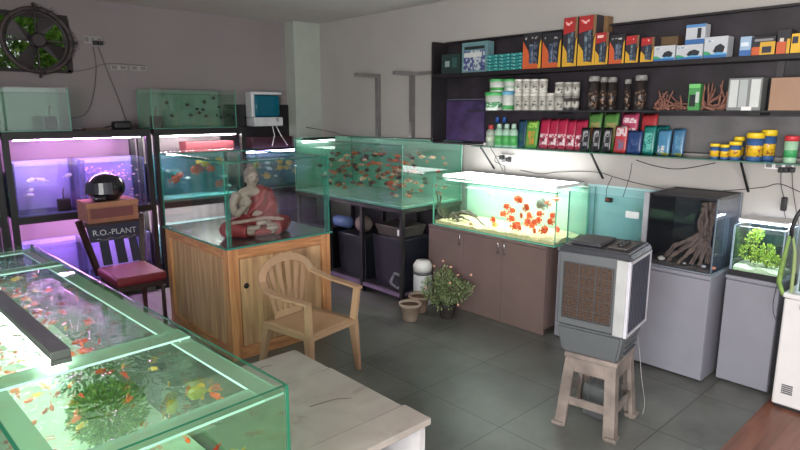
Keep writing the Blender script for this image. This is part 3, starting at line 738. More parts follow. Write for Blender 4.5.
# ---- seated statue (faces the camera side)
ST = at(256, 231, z=.805); ST = Vector((2.11, 3.88, .804))
sr = empty('seated_statue', ST, R(-6)); sr.scale = (1.2,)*3   # local -Y is the front
def blob(parts, name, m, parent, vox=.006, smooth=3):
    b = MB()
    for p in parts:
        if p[0] == 's': b.ball(p[1], p[2], *(p[3] if len(p) > 3 else (1, 1, 1)), seg=16)
        else: b.tube(p[1], p[2], 12, r2=p[3])
    o = b.build(name, m, parent, False)
    md = o.modifiers.new('remesh', 'REMESH'); md.mode = 'VOXEL'; md.voxel_size = vox; md.use_smooth_shade = True
    if smooth:
        sm = o.modifiers.new('smooth', 'SMOOTH'); sm.iterations = smooth; sm.factor = .6
    return o
skin = mat((150, 132, 122), .45, var=.06); robe = mat((126, 38, 42), .6, bump=.3, scale=25)
body = [('s', (0, .02, .10), .085, (1.05, .8, 1)), ('s', (0, .02, .19), .078, (1.05, .72, 1.05)), ('s', (0, .015, .245), .075, (1.25, .65, .6)),
        ('t', [(0, .015, .27), (0, .008, .31)], .028, .026), ('s', (0, 0, .345), .045, (.88, 1.0, 1.22)), ('s', (0, .005, .398), .022, (1, 1, .9)),
        ('s', (0, -.046, .342), .009, (.8, 1, 1.6)), ('s', (-.042, .004, .335), .011, (.5, .8, 1.9)), ('s', (.042, .004, .335), .011, (.5, .8, 1.9)),
        ('t', [(-.09, .01, .255), (-.125, .01, .18), (-.115, -.03, .13)], .032, .024), ('t', [(-.115, -.03, .13), (-.085, -.085, .185)], .024, .016),
        ('s', (-.078, -.098, .208), .022, (.9, .5, 1.2)), ('t', [(-.092, -.105, .222), (-.094, -.108, .25)], .006, .005), ('t', [(-.082, -.107, .226), (-.083, -.11, .256)], .006, .005),
        ('t', [(-.072, -.107, .224), (-.071, -.11, .252)], .006, .005), ('t', [(-.063, -.105, .218), (-.060, -.108, .242)], .006, .005), ('t', [(-.060, -.10, .20), (-.048, -.108, .222)], .007, .005),
        ('t', [(.09, .01, .255), (.12, .01, .17), (.10, -.04, .10)], .032, .024), ('t', [(.10, -.04, .10), (.02, -.11, .085)], .024, .018), ('s', (0, -.12, .085), .026, (1.4, .8, .6)),
        ('t', [(.06, .0, .06), (.17, -.06, .045), (.05, -.13, .045)], .055, .03), ('t', [(-.06, .0, .06), (-.17, -.06, .045), (-.05, -.13, .045)], .055, .03),
        ('s', (-.06, -.14, .062), .03, (1.5, .8, .5)), ('s', (.06, -.14, .05), .03, (1.5, .8, .5))]
bo = blob(body, 'body', skin, sr, .006, 3)
rb = [('s', (.02, .026, .19), .092, (.98, .76, 1.12)), ('s', (.055, .02, .25), .055, (1.05, .85, .85)), ('s', (0, .03, .08), .105, (1.25, .85, .7)),
      ('t', [(.09, .01, .26), (.128, .012, .17), (.112, -.03, .12)], .04, .034), ('t', [(.112, -.03, .12), (.06, -.08, .10)], .034, .03),
      ('t', [(.05, .0, .06), (.185, -.05, .05), (.09, -.12, .04)], .066, .042), ('t', [(-.05, .0, .06), (-.185, -.05, .05), (-.09, -.12, .04)], .066, .042),
      ('s', (0, -.07, .03), .12, (1.3, .62, .28)), ('t', [(-.05, -.04, .13), (.03, -.055, .2), (.07, -.03, .27)], .014, .02)]
blob(rb, 'robe', robe, sr, .007, 2)
hair = [('s', (0, .008, .362), .046, (.92, 1.0, 1.0)), ('s', (0, .01, .41), .022, (1, 1, .9))]
ho = blob(hair, 'hair', mat((112, 98, 92), .6, bump=.6, scale=120), sr, .005, 1)
for x in (-.016, .016): MB().ball((x, -.0425, .352), .0055, 1.5, .5, .6, seg=8).build('eye', mat((60, 50, 48), .5), sr, False)
MB().ball((0, -.0425, .322), .006, 1.7, .6, .5, seg=8).build('mouth', mat((120, 80, 76), .5), sr, False)
sh = [('t', [(-.17, -.08, .092), (-.08, -.13, .108), (.03, -.12, .112), (.15, -.10, .088)], .012, .012)]
blob(sh, 'sash', mat((150, 122, 116), .6), sr, .006, 1)
tag(sr, 'seated meditating statue in a dark red robe inside the glass case', 'statue')

# ------------------------------------------------------------------ plastic armchair
pl = mat((176, 142, 114), .38, var=.05); plr = empty('plastic_armchair', (2.045, 3.08, 0), R(10))
b = MB(); n = 8
def seatz(u, v): return .36-.018*(1-(2*u-1)**2)*(1-(2*v-1)**2)-.012*max(0, .15-v)*6
V = [[[b.b.verts.new(((u-.5)*(.44-.04*v), -.22+.44*v, seatz(u, v)-d)) for v in [j/n for j in range(n+1)]] for u in [i/n for i in range(n+1)]] for d in (0, .014)]
for i in range(n):
    for j in range(n):
        for d in (0, 1):
            f = b.b.faces.new((V[d][i][j], V[d][i+1][j], V[d][i+1][j+1], V[d][i][j+1])); f.smooth = True
for i in range(n):
    for j in (0, n): b.b.faces.new((V[0][i][j], V[0][i+1][j], V[1][i+1][j], V[1][i][j])); b.b.faces.new((V[0][j][i], V[0][j][i+1], V[1][j][i+1], V[1][j][i]))
b.box(-.215, -.222, .325, .215, -.212, .352); b.box(-.215, -.21, .325, -.205, .2, .35); b.box(.205, -.21, .325, .215, .2, .35)
b.build('seat', pl, plr, False)
for s_ in (-1, 1):
    MB().beam((s_*.20, -.195, .352), (s_*.215, -.225, 0), .055, .04, w2=.03, h2=.025).build('leg', pl, plr, False)
    MB().beam((s_*.185, .19, .352), (s_*.21, .26, 0), .055, .04, w2=.03, h2=.025).build('leg', pl, plr, False)
    MB().beam((s_*.20, -.2, .355), (s_*.222, -.215, .565), .05, .022, w2=.045, h2=.022, up=(1, 0, 0)).build('arm_support', pl, plr, False)
# continuous arm and back hoop (flat band)
def hoop():
    pts = []
    for s_ in (-1,): pts += [(-.225, -.235, .565), (-.232, -.16, .572), (-.238, -.05, .575), (-.245, .06, .58), (-.238, .15, .60)]
    for k in range(11):
        a = PI-k*PI/10; pts.append((math.cos(a)*.212, .20+.05*math.sin(a), .625+.115*math.sin(a)))
    pts += [(.238, .15, .60), (.245, .06, .58), (.238, -.05, .575), (.232, -.16, .572), (.225, -.235, .565)]
    return [Vector(p) for p in pts]
hp = hoop(); b = MB()
rings = []
for i, p in enumerate(hp):
    a = hp[max(0, i-1)]; c = hp[min(len(hp)-1, i+1)]; d = (c-a).normalized()
    t = min(i, len(hp)-1-i)/7; t = min(1, max(0, (t-.5)*2))
    out = Vector((1 if p.x > 0 else -1, 0, 0)) if t < .5 else Vector((0, -.25, 1))
    k = min(1, max(0, p.z-.60)/.08)
    o1 = (Vector((math.copysign(1, p.x), 0, 0))*(1-k)+Vector((p.x*3, .25, (p.z-.62)*6)).normalized()*k).normalized()
    nn = d.cross(o1).normalized(); o1 = nn.cross(d).normalized()
    w_, h_ = .025, .008
    rings.append([b.b.verts.new(p+o1*w_+nn*h_), b.b.verts.new(p+o1*w_-nn*h_), b.b.verts.new(p-o1*w_-nn*h_), b.b.verts.new(p-o1*w_+nn*h_)])
for A, B in zip(rings, rings[1:]):
    for k in range(4): f = b.b.faces.new((A[k], A[(k+1) % 4], B[(k+1) % 4], B[k])); f.smooth = False
b.b.faces.new(rings[0]); b.b.faces.new(rings[-1][::-1]); b.build('arm_hoop', pl, plr, False)
for k in range(6):
    a = R(152-k*24.8); tx = math.cos(a)*.195; tz = .62+.105*math.sin(a); ty = .205+.045*math.sin(a)
    bx_ = (-.5+k/5)*.20
    MB().beam((bx_, .20, .352), (tx, ty, tz), .018, .007, w2=.042, h2=.007, up=(0, 1, 0)).build('back_slat', pl, plr, False)
b = MB(); b.hexa([(-.13, .19, .345), (.13, .19, .345), (.13, .205, .345), (-.13, .205, .345), (-.10, .205, .40), (.10, .205, .40), (.10, .213, .40), (-.10, .213, .40)]); b.build('lower_back', pl, plr, False)
tag(plr, 'tan moulded plastic armchair in front of the pine cabinet', 'chair')

# ------------------------------------------------------------------ big mint tank on open stand (wall_right, left part)
CX0, CX1, CY0, CY1, CZ0, CZ1 = 3.41, 4.17, 3.67, 5.32, .86, 1.415

make_tank('large mint green aquarium crowded with fish on the black open stand', CX0, CY0, CZ0, CX1, CY1, CZ1, t=.01, wm=glass((242, 250, 247), ior=1.15), gm=glass((248, 252, 250)),
          back=('XY', (168, 214, 200)), rim=(.06, pg), water=.84, gravel=mat((176, 218, 204), .8), gh=.012,
          wavem=glass((238, 250, 245), ior=1.33, wave=.2))
school(['corg', 'corg', 'cbrn', 'cbrn', 'cwht'], 170, (3.47, 3.74, .91, 4.08, 5.15, 1.31), 'orange, brown or pale fish in the large mint green aquarium', 'fish in the large mint aquarium', 31, nstuff=85, dirs=[PI/2, -PI/2, -.4, 2.8], mind=.07)
sc_ = empty('metal_stand', ((CX0+CX1)/2, (CY0+CY1)/2, 0)); lil = mat((120, 105, 130), .4, .2)
for x in (3.41, 4.13):
    for y in (3.67, 4.22, 4.75, 5.28): MB().box(x, y, 0, x+.035, y+.035, .82).build('post', MBLACK, sc_)
MB().box(3.40, 3.66, .82, 4.17, 5.32, .858).build('top_frame', MBLACK, sc_)
for a in ((3.41, 3.705, 3.445, 4.22), (3.41, 4.255, 3.445, 4.75), (3.41, 4.785, 3.445, 5.28)): MB().box(a[0], a[1], .06, a[2], a[3], .09).build('rail', lil, sc_)
MB().box(3.445, 3.69, .06, 4.13, 3.715, .085).build('rail', lil, sc_)
MB().box(3.446, 3.72, .065, 4.129, 5.28, .08).build('lower_shelf', mat((40, 36, 42), .6), sc_)
b = MB().box(4.166, 3.7, .1, 4.175, 5.28, .81); b.build('rear_panel', mat((34, 32, 38), .7), sc_)
tag(sc_, 'black metal open stand under the large mint green aquarium', 'stand')
def crate(label, x0, y0, z0, x1, y1, z1, c, name='storage_box', lid=True, cat='box'):
    r = empty(name, ((x0+x1)/2, (y0+y1)/2, z0)); m_ = mat(c, .4)
    b = MB(); i = .02
    b.hexa([(x0+i, y0+i, z0), (x1-i, y0+i, z0), (x1-i, y1-i, z0), (x0+i, y1-i, z0), (x0, y0, z1-.02), (x1, y0, z1-.02), (x1, y1, z1-.02), (x0, y1, z1-.02)]); b.build('body', m_, r)
    if lid: MB().box(x0-.004, y0-.004, z1-.02, x1+.004, y1+.004, z1, bev=.004).build('lid', m_, r)
    return tag(r, label, cat)
crate('tall black bin at the front end of the open stand', 3.50, 3.75, .081, 3.85, 4.17, .56, (30, 32, 42))
crate('black bin between the two front posts of the open stand', 3.50, 4.28, .081, 3.85, 4.72, .50, (26, 30, 36))
crate('black bin deepest in the open stand', 3.50, 4.82, .081, 3.85, 5.24, .52, (24, 26, 30))
crate('flat dark grey tray on the tall black bin', 3.52, 3.80, .562, 3.83, 4.15, .66, (70, 66, 62), 'tray', cat='tray')
rk = MB().ball((3.66, 4.5, .585), .085, 1, 1.2, 1, seg=14).build('sack', mat((128, 116, 110), .8, bump=.6, scale=10), None)
tag(rebase(rk), 'grey stuffed sack on the black bin in the open stand', 'sack'); 
rk = MB().lathe([(.001, -.12), (.055, -.115), (.06, .1), (.03, .12), (.001, .121)], (3.62, 4.78, .575), 16, T=Matrix.Rotation(PI/2, 4, 'X')).build('canister', mat((90, 110, 160), .4)); tag(rebase(rk), 'blue grey canister lying at the back of the open stand', 'canister')
cl = MB().tube([Vector((3.47+.015*math.sin(k*.9), 3.80+math.cos(2*PI*k/20)*.07, .18+math.sin(2*PI*k/20)*.07)) for k in range(20)], .014, 8, closed=True).build('hose_coil', mat((110, 110, 118), .5)); 
tag(rebase(cl), 'coiled grey hose at the foot of the open stand', 'hose')
tag(rebase(MB().box(3.46, 3.73, .60, 3.50, 3.79, .655, bev=.006).build('power_strip', WHITE)), 'small white socket strip inside the open stand', 'socket')
# white canister between stand and brown cabinet
cn = empty('canister_filter', (3.57, 3.572, 0)); wh = mat((190, 190, 195), .4)
cc = Vector((3.60, 3.72, 0)); cc = at(417, 292, z=0.0); cc = Vector((3.83, 3.80, 0))
for nm, pr, m_ in (('body', [(.078, 0), (.082, .02), (.082, .26), (.078, .28)], wh), ('clamp_ring', [(.084, .281), (.084, .305)], mat((90, 90, 95), .4)), ('lid', [(.082, .306), (.085, .36), (.06, .40), (.001, .402)], mat((215, 215, 215), .35))):
    MB().lathe(pr, (3.57, 3.572, 0), 24, m_).build(nm, m_, cn)
tag(cn, 'white round canister with grey ring between stand and brown cabinet', 'canister')

# wall brackets
stl = mat((128, 126, 126), .35, .4)
for (y, x_out, lab) in ((4.93, 3.92, 'steel wall bracket with an outward arm, the left one'), (4.40, 3.98, 'steel wall bracket with a longer arm beside the shelf')):
    br = empty('wall_bracket', (4.23, y, 1.42))
    MB().box(4.205, y-.022, 1.42, 4.249, y+.022, 2.04).build('upright', stl, br)
    MB().box(x_out, y-.02, 2.04, 4.249, y+.02, 2.075).build('arm', stl, br)
    if y < 4.5: MB().box(4.21, 3.935, 2.04, 4.249, y-.021, 2.07).build('arm', stl, br)
    tag(br, lab, 'bracket')
tube_light((3.46, 5.24, 1.375), (3.86, 5.24, 1.375), (245, 255, 250), 5, 'added glowing white tube across the left end of the mint green aquarium')  # glowing tube put in where a bright white panel hangs inside
cable('black cable drooping over the mint green aquarium top', [(3.98, 5.95, 1.50), (3.95, 5.4, 1.46), (3.9, 5.1, 1.43), (3.95, 4.6, 1.425), (4.1, 4.2, 1.425), (4.2, 3.9, 1.424)], .005)

# ------------------------------------------------------------------ brown cabinet and long bright tank
BX0, BX1, BY0, BY1, BZ = 3.70, 4.22, 2.40, 3.63, .70
brn = mat((112, 95, 91), .45, var=.05); bc = empty('storage_cabinet', ((BX0+BX1)/2, (BY0+BY1)/2, 0))
MB().box(BX0+.02, BY0, .05, BX1, BY1, BZ-.02).build('body', brn, bc)
MB().box(BX0+.05, BY0+.01, 0, BX1, BY1-.01, .05).build('plinth', mat((60, 54, 54), .6), bc)
MB().box(BX0, BY0-.004, BZ-.02, BX1, BY1+.004, BZ).build('top_board', brn, bc)
for i in range(3):
    y0 = BY0+i*(BY1-BY0)/3
    d = MB().box(BX0, y0+.002, .004, BX0+.018, y0+(BY1-BY0)/3-.002, BZ-.024, bev=.0015).build('door', brn, bc)
    hy = y0+(BY1-BY0)/3-.03 if i == 0 else y0+.03
    h = MB(); h.box(BX0-.022, hy-.005, .57, BX0-.014, hy+.005, .66, bev=.002); h.box(BX0-.015, hy-.004, .575, BX0, hy+.004, .585); h.box(BX0-.015, hy-.004, .645, BX0, hy+.004, .655)
    ho_ = h.build('handle', CHROME, d); ho_['label'] = 'chrome handle'
tag(bc, 'dull brown three door cabinet under the bright long aquarium', 'cabinet')
DX0, DX1, DY0, DY1, DZ0, DZ1 = 3.72, 4.18, 2.33+.02, 3.60, .701, 1.12
make_tank('bright lit long aquarium of red fish on the brown cabinet', DX0, DY0, DZ0, DX1, DY1, DZ1, t=.01, water=.86, wm=glass((246, 252, 250), ior=1.15), back=('X', (214, 240, 226)),
          gravel=mat((232, 216, 170), .8, var=.2, scale=60), gh=.035, rim=(.05, pg), edge=mat((110, 190, 165), .2))
hd = empty('aquarium_hood', (4.06, 2.97, 1.121)); 
MB().box(3.80, 2.42, 1.125, 4.17, 3.55, 1.14, bev=.003).build('lamp_panel', emis((252, 255, 253), 6.5), hd)
MB().box(4.172, 2.42, 1.122, 4.18, 3.55, 1.15).build('rear_strip', BLACK, hd)
for y in (2.40, 3.552): MB().box(3.80, y, 1.121, 4.18, y+.018, 1.145).build('end_bracket', WHITE, hd)
tag(hd, 'glowing white lamp panel lying on the bright long aquarium', 'light')
# red parrot fish with fins as parts
def parrot(col, fin, name='fish'):
    r = empty(name, (0, 0, 0)); b = MB(); n, seg, L, h, w_ = 11, 12, .085, .062, .026
    rings = []
    for i in range(n):
        t = i/(n-1); x = L*(.5-.8*t); k = max(.16*t**2+.05, math.sin(PI*min(1, t**.7))**.7 if 0 < t < 1 else 0)
        zo = .006*math.sin(PI*t)
        rings.append([b.b.verts.new((x, math.cos(2*PI*j/seg)*w_/2*k, zo+math.sin(2*PI*j/seg)*h/2*k)) for j in range(seg)])
    for A, B in zip(rings, rings[1:]):
        for j in range(seg): f = b.b.faces.new((A[j], A[(j+1) % seg], B[(j+1) % seg], B[j])); f.smooth = True
    b.b.faces.new(rings[0]); b.b.faces.new(rings[-1][::-1]); b.build('body', fmat(col), r, False)
    e = .0015
    MB().extrude([(-L*.28, -e, .004), (-L*.5, -e, .022), (-L*.56, -e, .018), (-L*.5, -e, .0), (-L*.56, -e, -.016), (-L*.5, -e, -.020), (-L*.28, -e, -.004)], (0, 2*e, 0)).build('tail_fin', fmat(fin), r, False)
    MB().extrude([(L*.14, -e, .028), (-L*.05, -e, .042), (-L*.25, -e, .036), (-L*.3, -e, .016), (-L*.1, -e, .02)], (0, 2*e, 0)).build('dorsal_fin', fmat(fin), r, False)
    MB().extrude([(L*.05, -e, -.022), (-L*.1, -e, -.036), (-L*.28, -e, -.028), (-L*.24, -e, -.012)], (0, 2*e, 0)).build('belly_fin', fmat(fin), r, False)
    q = MB(); q.ball((L*.34, .007, .008), .003, seg=6); q.ball((L*.34, -.007, .008), .003, seg=6); q.build('eye', BLACK, r, False)
    return r
pf = parrot((250, 92, 50), (250, 125, 80)); tag(pf, 'red round bodied fish in the bright long aquarium', 'fish', 'red fish in the bright long aquarium'); pk = kids(pf)
spots = [(507, 207, 3.80), (512, 211, 3.86), (519, 200, 3.84), (517, 199, 3.95), (526, 208, 3.80), (521, 216, 3.78), (514, 228, 3.80), (517, 226, 3.88), (519, 229, 3.78), (511, 219, 3.86), (528, 222, 3.80), (536, 222, 3.84),
         (539, 220, 3.90), (534, 231, 3.78), (543, 231, 3.80), (545, 229, 3.88), (551, 222, 3.84), (553, 216, 3.90), (529, 215, 3.92), (526, 223, 3.95), (531, 231, 3.93), (540, 214, 3.86), (552, 230, 3.90), (493, 220, 3.84), (517, 220, 3.90), (504, 214, 3.92), (547, 204, 3.95), (556, 199, 4.04)]
rnd = random.Random(4)
used_p = []
for i, (x, y, X) in enumerate(spots):
    p = at(x, y, X=X); p.z = max(p.z, DZ0+.085)
    for _ in range(25):
        if all((p-q).length > .062 for q in used_p): break
        p = Vector((rnd.uniform(3.79, 4.10), p.y+rnd.uniform(-.02, .02), p.z+rnd.uniform(-.008, .008)))
    used_p.append(p)
    o = pf if i == 0 else copy_tree(pf, ch=pk)
    s_ = rnd.uniform(.66, .92); o.scale = (s_,)*3
    o.location = p; o.rotation_euler = (0, rnd.uniform(-.3, .3), rnd.choice((PI/2, -PI/2, -PI/2-.4, PI/2+.6, -PI/2+.5))+rnd.uniform(-.25, .25))
gf = parrot((120, 130, 115), (150, 160, 140)); gf.location = at(542, 205, X=3.9); gf.rotation_euler = (0, 0, PI/2); gf.scale = (1.25,)*3; tag(gf, 'grey round fish above the red fish in the bright long aquarium', 'fish')
gf2 = parrot((226, 186, 90), (235, 205, 130)); gf2.location = at(495, 225, X=3.8); gf2.rotation_euler = (0, 0, 2.2); gf2.scale = (.6,)*3; tag(gf2, 'small yellow fish left of the red fish in the bright tank', 'fish')
gf3 = parrot((205, 225, 215), (215, 230, 220)); gf3.location = at(491, 194, X=4.0); gf3.rotation_euler = (0, 0, 1.4); gf3.scale = (.9, .9, .6); tag(gf3, 'pale silver fish high in the bright long aquarium', 'fish')
gf4 = parrot((170, 130, 90), (190, 150, 110)); gf4.location = at(471, 225, X=3.8); gf4.rotation_euler = (0, 0, 1.4); gf4.scale = (.6,)*3; tag(gf4, 'small brown fish low before the driftwood in the bright tank', 'fish')
# driftwood in it
def driftwood(label, base, branches, r0, c=(96, 78, 66), seed=1, r1=.004, strands=0):
    o = empty('driftwood', base); b = MB(); rnd = random.Random(seed)
    if strands:
        branches = [[Vector(p)+Vector((rnd.uniform(-1, 1), rnd.uniform(-1, 1), rnd.uniform(-.3, .3)))*r0*.9*(1-.4*i/len(pts)) for i, p in enumerate(pts)] for pts in branches for _ in range(strands)]; r0 *= .52; r1 *= .6
    for pts in branches:
        P = [Vector(p) for p in pts]; out = []
        for i in range(len(P)-1):
            for k in range(5):
                t = k/5; q = P[i].lerp(P[i+1], t); out.append(q+Vector((rnd.uniform(-1, 1), rnd.uniform(-1, 1), rnd.uniform(-1, 1)))*r0*.22)
        out.append(P[-1]); b.tube(out, lambda t: r0*(1-t)+r1*t+r0*.12*math.sin(t*23), 8)
    b.build('branches', mat(c, .85, var=.3, scale=30, bump=.5), o); return tag(o, label, 'driftwood')
def dpt(x, y, X): return at(x, y, X=X)
driftwood('crooked grey driftwood lying in the bright long aquarium', dpt(455, 226, 3.85), [
    [dpt(450, 216, 3.85), dpt(462, 212, 3.86), dpt(474, 216, 3.85), dpt(486, 227, 3.83)], [dpt(452, 218, 3.85), dpt(462, 217, 3.88), dpt(470, 221, 3.86)], [dpt(453, 213, 3.86), dpt(458, 220, 3.82), dpt(455, 226, 3.80)],
    [dpt(462, 212, 3.87), dpt(468, 211, 3.9), dpt(478, 217, 3.95)]], .016, (110, 104, 92), 3)
driftwood('dark upright driftwood at the left end of the bright aquarium', dpt(440, 220, 3.80), [[dpt(437, 190, 3.78), dpt(438, 202, 3.78), dpt(439, 214, 3.78), dpt(446, 219, 3.78)], [dpt(441, 196, 3.80), dpt(440, 206, 3.80), dpt(443, 217, 3.79)]], .010, (80, 84, 70), 6)
# plugs + socket above
socket('white socket with black plugs above the bright long aquarium', (4.249, 3.20, 1.27), .14, .09, 'X', 2, WHITE)
for i, (y, z) in enumerate(((3.235, 1.29), (3.165, 1.275))):
    tag(rebase(MB().box(4.19, y-.018, z-.02, 4.229, y+.018, z+.018, bev=.006).build('plug', BLACK)), ['black plug, left of two above the bright long aquarium', 'black plug, right of two above the bright long aquarium'][i], 'plug')
cable('black cable hanging from the plugs above the bright long aquarium', [(4.19, 3.24, 1.29), (4.17, 3.27, 1.30), (4.18, 3.28, 1.25), (4.2, 3.20, 1.22), (4.2, 3.19, 1.16)], .004)
cable('thin dark cable from shelf to socket above the bright aquarium', [(4.2, 3.36, 1.37), (4.21, 3.31, 1.30), (4.22, 3.26, 1.22), (4.22, 3.23, 1.17)], .004)

# ------------------------------------------------------------------ pots and bush
def pot(c, r, h, col, label, soil=True):
    o = empty('flower_pot', c)
    MB().lathe([(r*.66, 0), (r*.7, .01), (r*.95, h*.8), (r*1.1, h*.82), (r*1.12, h), (r*.98, h), (r*.92, h*.86), (r*.6, h*.84), (.001, h*.84)], c, 24).build('pot', mat(col, .7), o)
    MB().lathe([(.001, h*.85), (r*.5, h*.855), (r*.88, h*.87), (.001, h*.9)], c, 20).build('soil', mat((92, 66, 50), .95, var=.4, scale=50), o)
    return tag(o, label, 'pot')
pot((3.20, 3.345, 0), .085, .15, (150, 132, 120), 'brown grey clay pot of dry soil standing in front')
pot((3.40, 3.44, 0), .085, .15, (140, 118, 104), 'brown clay pot just behind the front pot of dry soil')
bp0 = empty('potted_bush', (3.45, 3.12, 0)); 
MB().lathe([(.05, 0), (.055, .01), (.07, .10), (.078, .105), (.078, .12), (.068, .12), (.06, .11), (.001, .11)], (3.47, 3.18, 0), 20).build('pot', mat((52, 46, 44), .8), bp0)
for i, (cx_, cy_, cz_, a_, b_, c_, n_) in enumerate(((3.46, 3.10, .30, .10, .12, .12, 420), (3.44, 3.24, .27, .10, .12, .10, 330), (3.46, 3.02, .30, .09, .12, .09, 260), (3.44, 3.14, .40, .07, .08, .08, 180), (3.46, 2.95, .33, .07, .09, .05, 90), (3.42, 3.16, .20, .10, .15, .07, 200))):
    bush('', '', (cx_, cy_+.05, cz_-.04), a_, b_, c_, n_, [(92, 110, 70), (120, 135, 90), (70, 90, 55), (140, 150, 110)], .013, base=(3.47, 3.18, .11), stems=6, seed=11+i, root=bp0)
fm = mat((205, 150, 130), .6); b = MB()
for (x, y) in ((434, 266), (443, 261), (451, 267), (458, 275), (450, 283), (471, 275), (458, 305), (426, 288)):
    p = at(x, y, X=3.33); b.ball(p, .010, seg=8)
b.build('flowers', fm, bp0)
tag(bp0, 'leafy green bush with small pale flowers before the brown cabinet', 'plant')

# ------------------------------------------------------------------ blue backdrop + empty tank, grey cabinet, driftwood tank
GX0, GX1 = 3.75, 4.22
gry = mat((130, 130, 140), .4, var=.03)
def plain_cab(label, x0, y0, x1, y1, z=.70, m_=gry, door_split=None):
    o = empty('storage_cabinet', ((x0+x1)/2, (y0+y1)/2, 0))
    MB().box(x0+.018, y0+.002, .012, x1, y1-.002, z-.022).build('body', m_, o)
    MB().box(x0+.03, y0+.01, 0, x1-.01, y1-.01, .012).build('plinth', BLACK, o)
    MB().box(x0-.004, y0-.002, z-.02, x1, y1+.002, z, bev=.002).build('top_board', m_, o)
    ys = [y0]+(door_split or [])+[y1]
    for a, b_ in zip(ys, ys[1:]): MB().box(x0, a+.003, .02, x0+.017, b_-.003, z-.03, bev=.0015).build('door', m_, o)
    return tag(o, label, 'cabinet')
plain_cab('wide grey cabinet under the driftwood tank, behind the air cooler', GX0, 1.265, GX1, 2.335, door_split=[1.80])
blue = mat((186, 222, 228), .5, var=.08, scale=2)
o = MB().box(4.24, 1.72, .70, 4.249, 2.40, 1.13).build('backdrop_sheet', blue); tag(rebase(o), 'sky blue backdrop sheet on the wall behind the air cooler', 'panel')
te = make_tank('empty clear glass tank before the sky blue sheet', 3.80, 1.735, .701, 4.18, 2.30, 1.12, water=0, gm=glass((246, 252, 252)))
MB().box(3.796, 1.765, .985, 3.799, 1.86, 1.03).build('paper_label', mat((205, 212, 212), .7), te)
# leaning glass sheets
lg = empty('glass_sheet', (3.95, 1.95, .72))
# driftwood tank G
gx0, gx1, gy0, gy1 = 3.77, 4.19, 1.275, 1.71
tg = make_tank('tall tank with black back and big driftwood root', gx0, gy0, .701, gx1, gy1, 1.175, water=.0, back=('X', (22, 20, 26)), gravel=mat((74, 66, 64), .9, var=.5, scale=70), gh=.03, gm=glass((246, 249, 252)), edge=mat((120, 130, 140), .3))
MB().box(gx0+.01, gy1-.018, .712, gx1-.01, gy1-.009, 1.17).build('side_board', mat((24, 22, 28), .5), tg)
MB().box(gx0-.012, gy1-.02, .702, gx0-.001, gy1+.012, 1.175).build('grey_frame', mat((150, 152, 158), .5), tg)
MB().box(gx0+.01, gy0+.0085, .712, gx1-.01, gy0+.0105, 1.15).build('painted_reflection', glass((240, 242, 250), milk=.3, milkc=(170, 172, 190)), tg)  # milky sheet painted for the grey reflection on the right pane
MB().box(gx0+.04, gy0+.013, 1.155, gx1-.01, gy1-.022, 1.17).build('hood', mat((26, 24, 30), .5), tg)
bpy.data.objects.remove(lg)
def g_(x, y, X): return at(x, y, X=X)
base = g_(700, 262, 3.93)
driftwood('large many legged driftwood root in the black backed tank', g_(700, 268, 3.9), [
    [g_(708, 202, 3.95), g_(705, 220, 3.94), g_(702, 236, 3.93), g_(699, 248, 3.9)],
    [g_(713, 202, 3.97), g_(712, 218, 3.96), g_(709, 234, 3.95), g_(707, 248, 3.93), g_(708, 268, 3.9)],
    [g_(704, 206, 3.95), g_(702, 222, 3.94), g_(700, 238, 3.92)],
    [g_(703, 234, 3.93), g_(690, 240, 3.88), g_(676, 246, 3.84), g_(664, 257, 3.82)],
    [g_(702, 236, 3.93), g_(688, 246, 3.88), g_(674, 254, 3.84), g_(666, 263, 3.81)],
    [g_(702, 238, 3.93), g_(692, 250, 3.86), g_(680, 260, 3.82), g_(674, 267, 3.80)],
    [g_(703, 238, 3.92), g_(697, 252, 3.86), g_(690, 266, 3.81)],
    [g_(706, 240, 3.93), g_(703, 254, 3.87), g_(699, 268, 3.82)],
    [g_(707, 240, 3.94), g_(710, 254, 3.92), g_(713, 266, 3.90)]], .024, (104, 86, 77), 8, .008, 4)
for i, (x, y, X, c, r, lb) in enumerate(((661, 262, 3.82, (214, 205, 195), .022, 'white stone at the left foot of the driftwood root'), (703, 271, 3.80, (190, 186, 186), .013, 'pale stone in front of the driftwood root'), (684, 267, 3.79, (170, 165, 162), .010, 'small grey stone before the driftwood root'), (713, 270, 3.80, (170, 110, 92), .014, 'reddish stone right of the driftwood root'))):
    p = at(x, y, X=X); p.z = .745; o = MB().ball(p, r, 1.2, 1.1, .7, seg=10).build('stone', mat(c, .8)); tag(rebase(o), lb, 'stone')
# second grey cabinet and planted tank
plain_cab('narrow grey cabinet under the planted tank', 3.885, .93, 4.22, 1.225)
th = make_tank('small bright planted tank on the narrow grey cabinet', 3.90, .94, .701, 4.19, 1.215, 1.01, water=.9, wm=glass((235, 248, 242), ior=1.2), back=('X', (30, 40, 54)), gravel=mat((226, 226, 205), .8, var=.25, scale=80), gh=.05, edge=mat((190, 205, 225), .2))
for lb, bs, blobs in (('tall bright green water plant at the left of the planted tank', (4.06, 1.15, .752), ((4.06, 1.15, .90, .04, .035, .05), (4.04, 1.17, .83, .05, .04, .04), (4.07, 1.13, .94, .03, .03, .03))),
                      ('low bright green water plant in the middle of the planted tank', (4.03, 1.05, .752), ((4.04, 1.06, .85, .05, .04, .04), (4.0, 1.03, .81, .05, .05, .03), (4.05, 1.10, .80, .06, .04, .035), (4.02, 1.0, .80, .04, .03, .025)))):
    pr_ = empty('water_plant', bs)
    for i, q in enumerate(blobs): bush('', '', q[:3], q[3], q[4], q[5], 190, [(175, 190, 70), (140, 165, 55), (205, 212, 100), (90, 120, 50)], .0075, base=bs, stems=3, seed=21+i, root=pr_, elong=2.4)
    tag(pr_, lb, 'plant')
MB().box(3.895, .935, .7005, 3.8995, 1.22, .735).build('base_strip', BLACK, th)
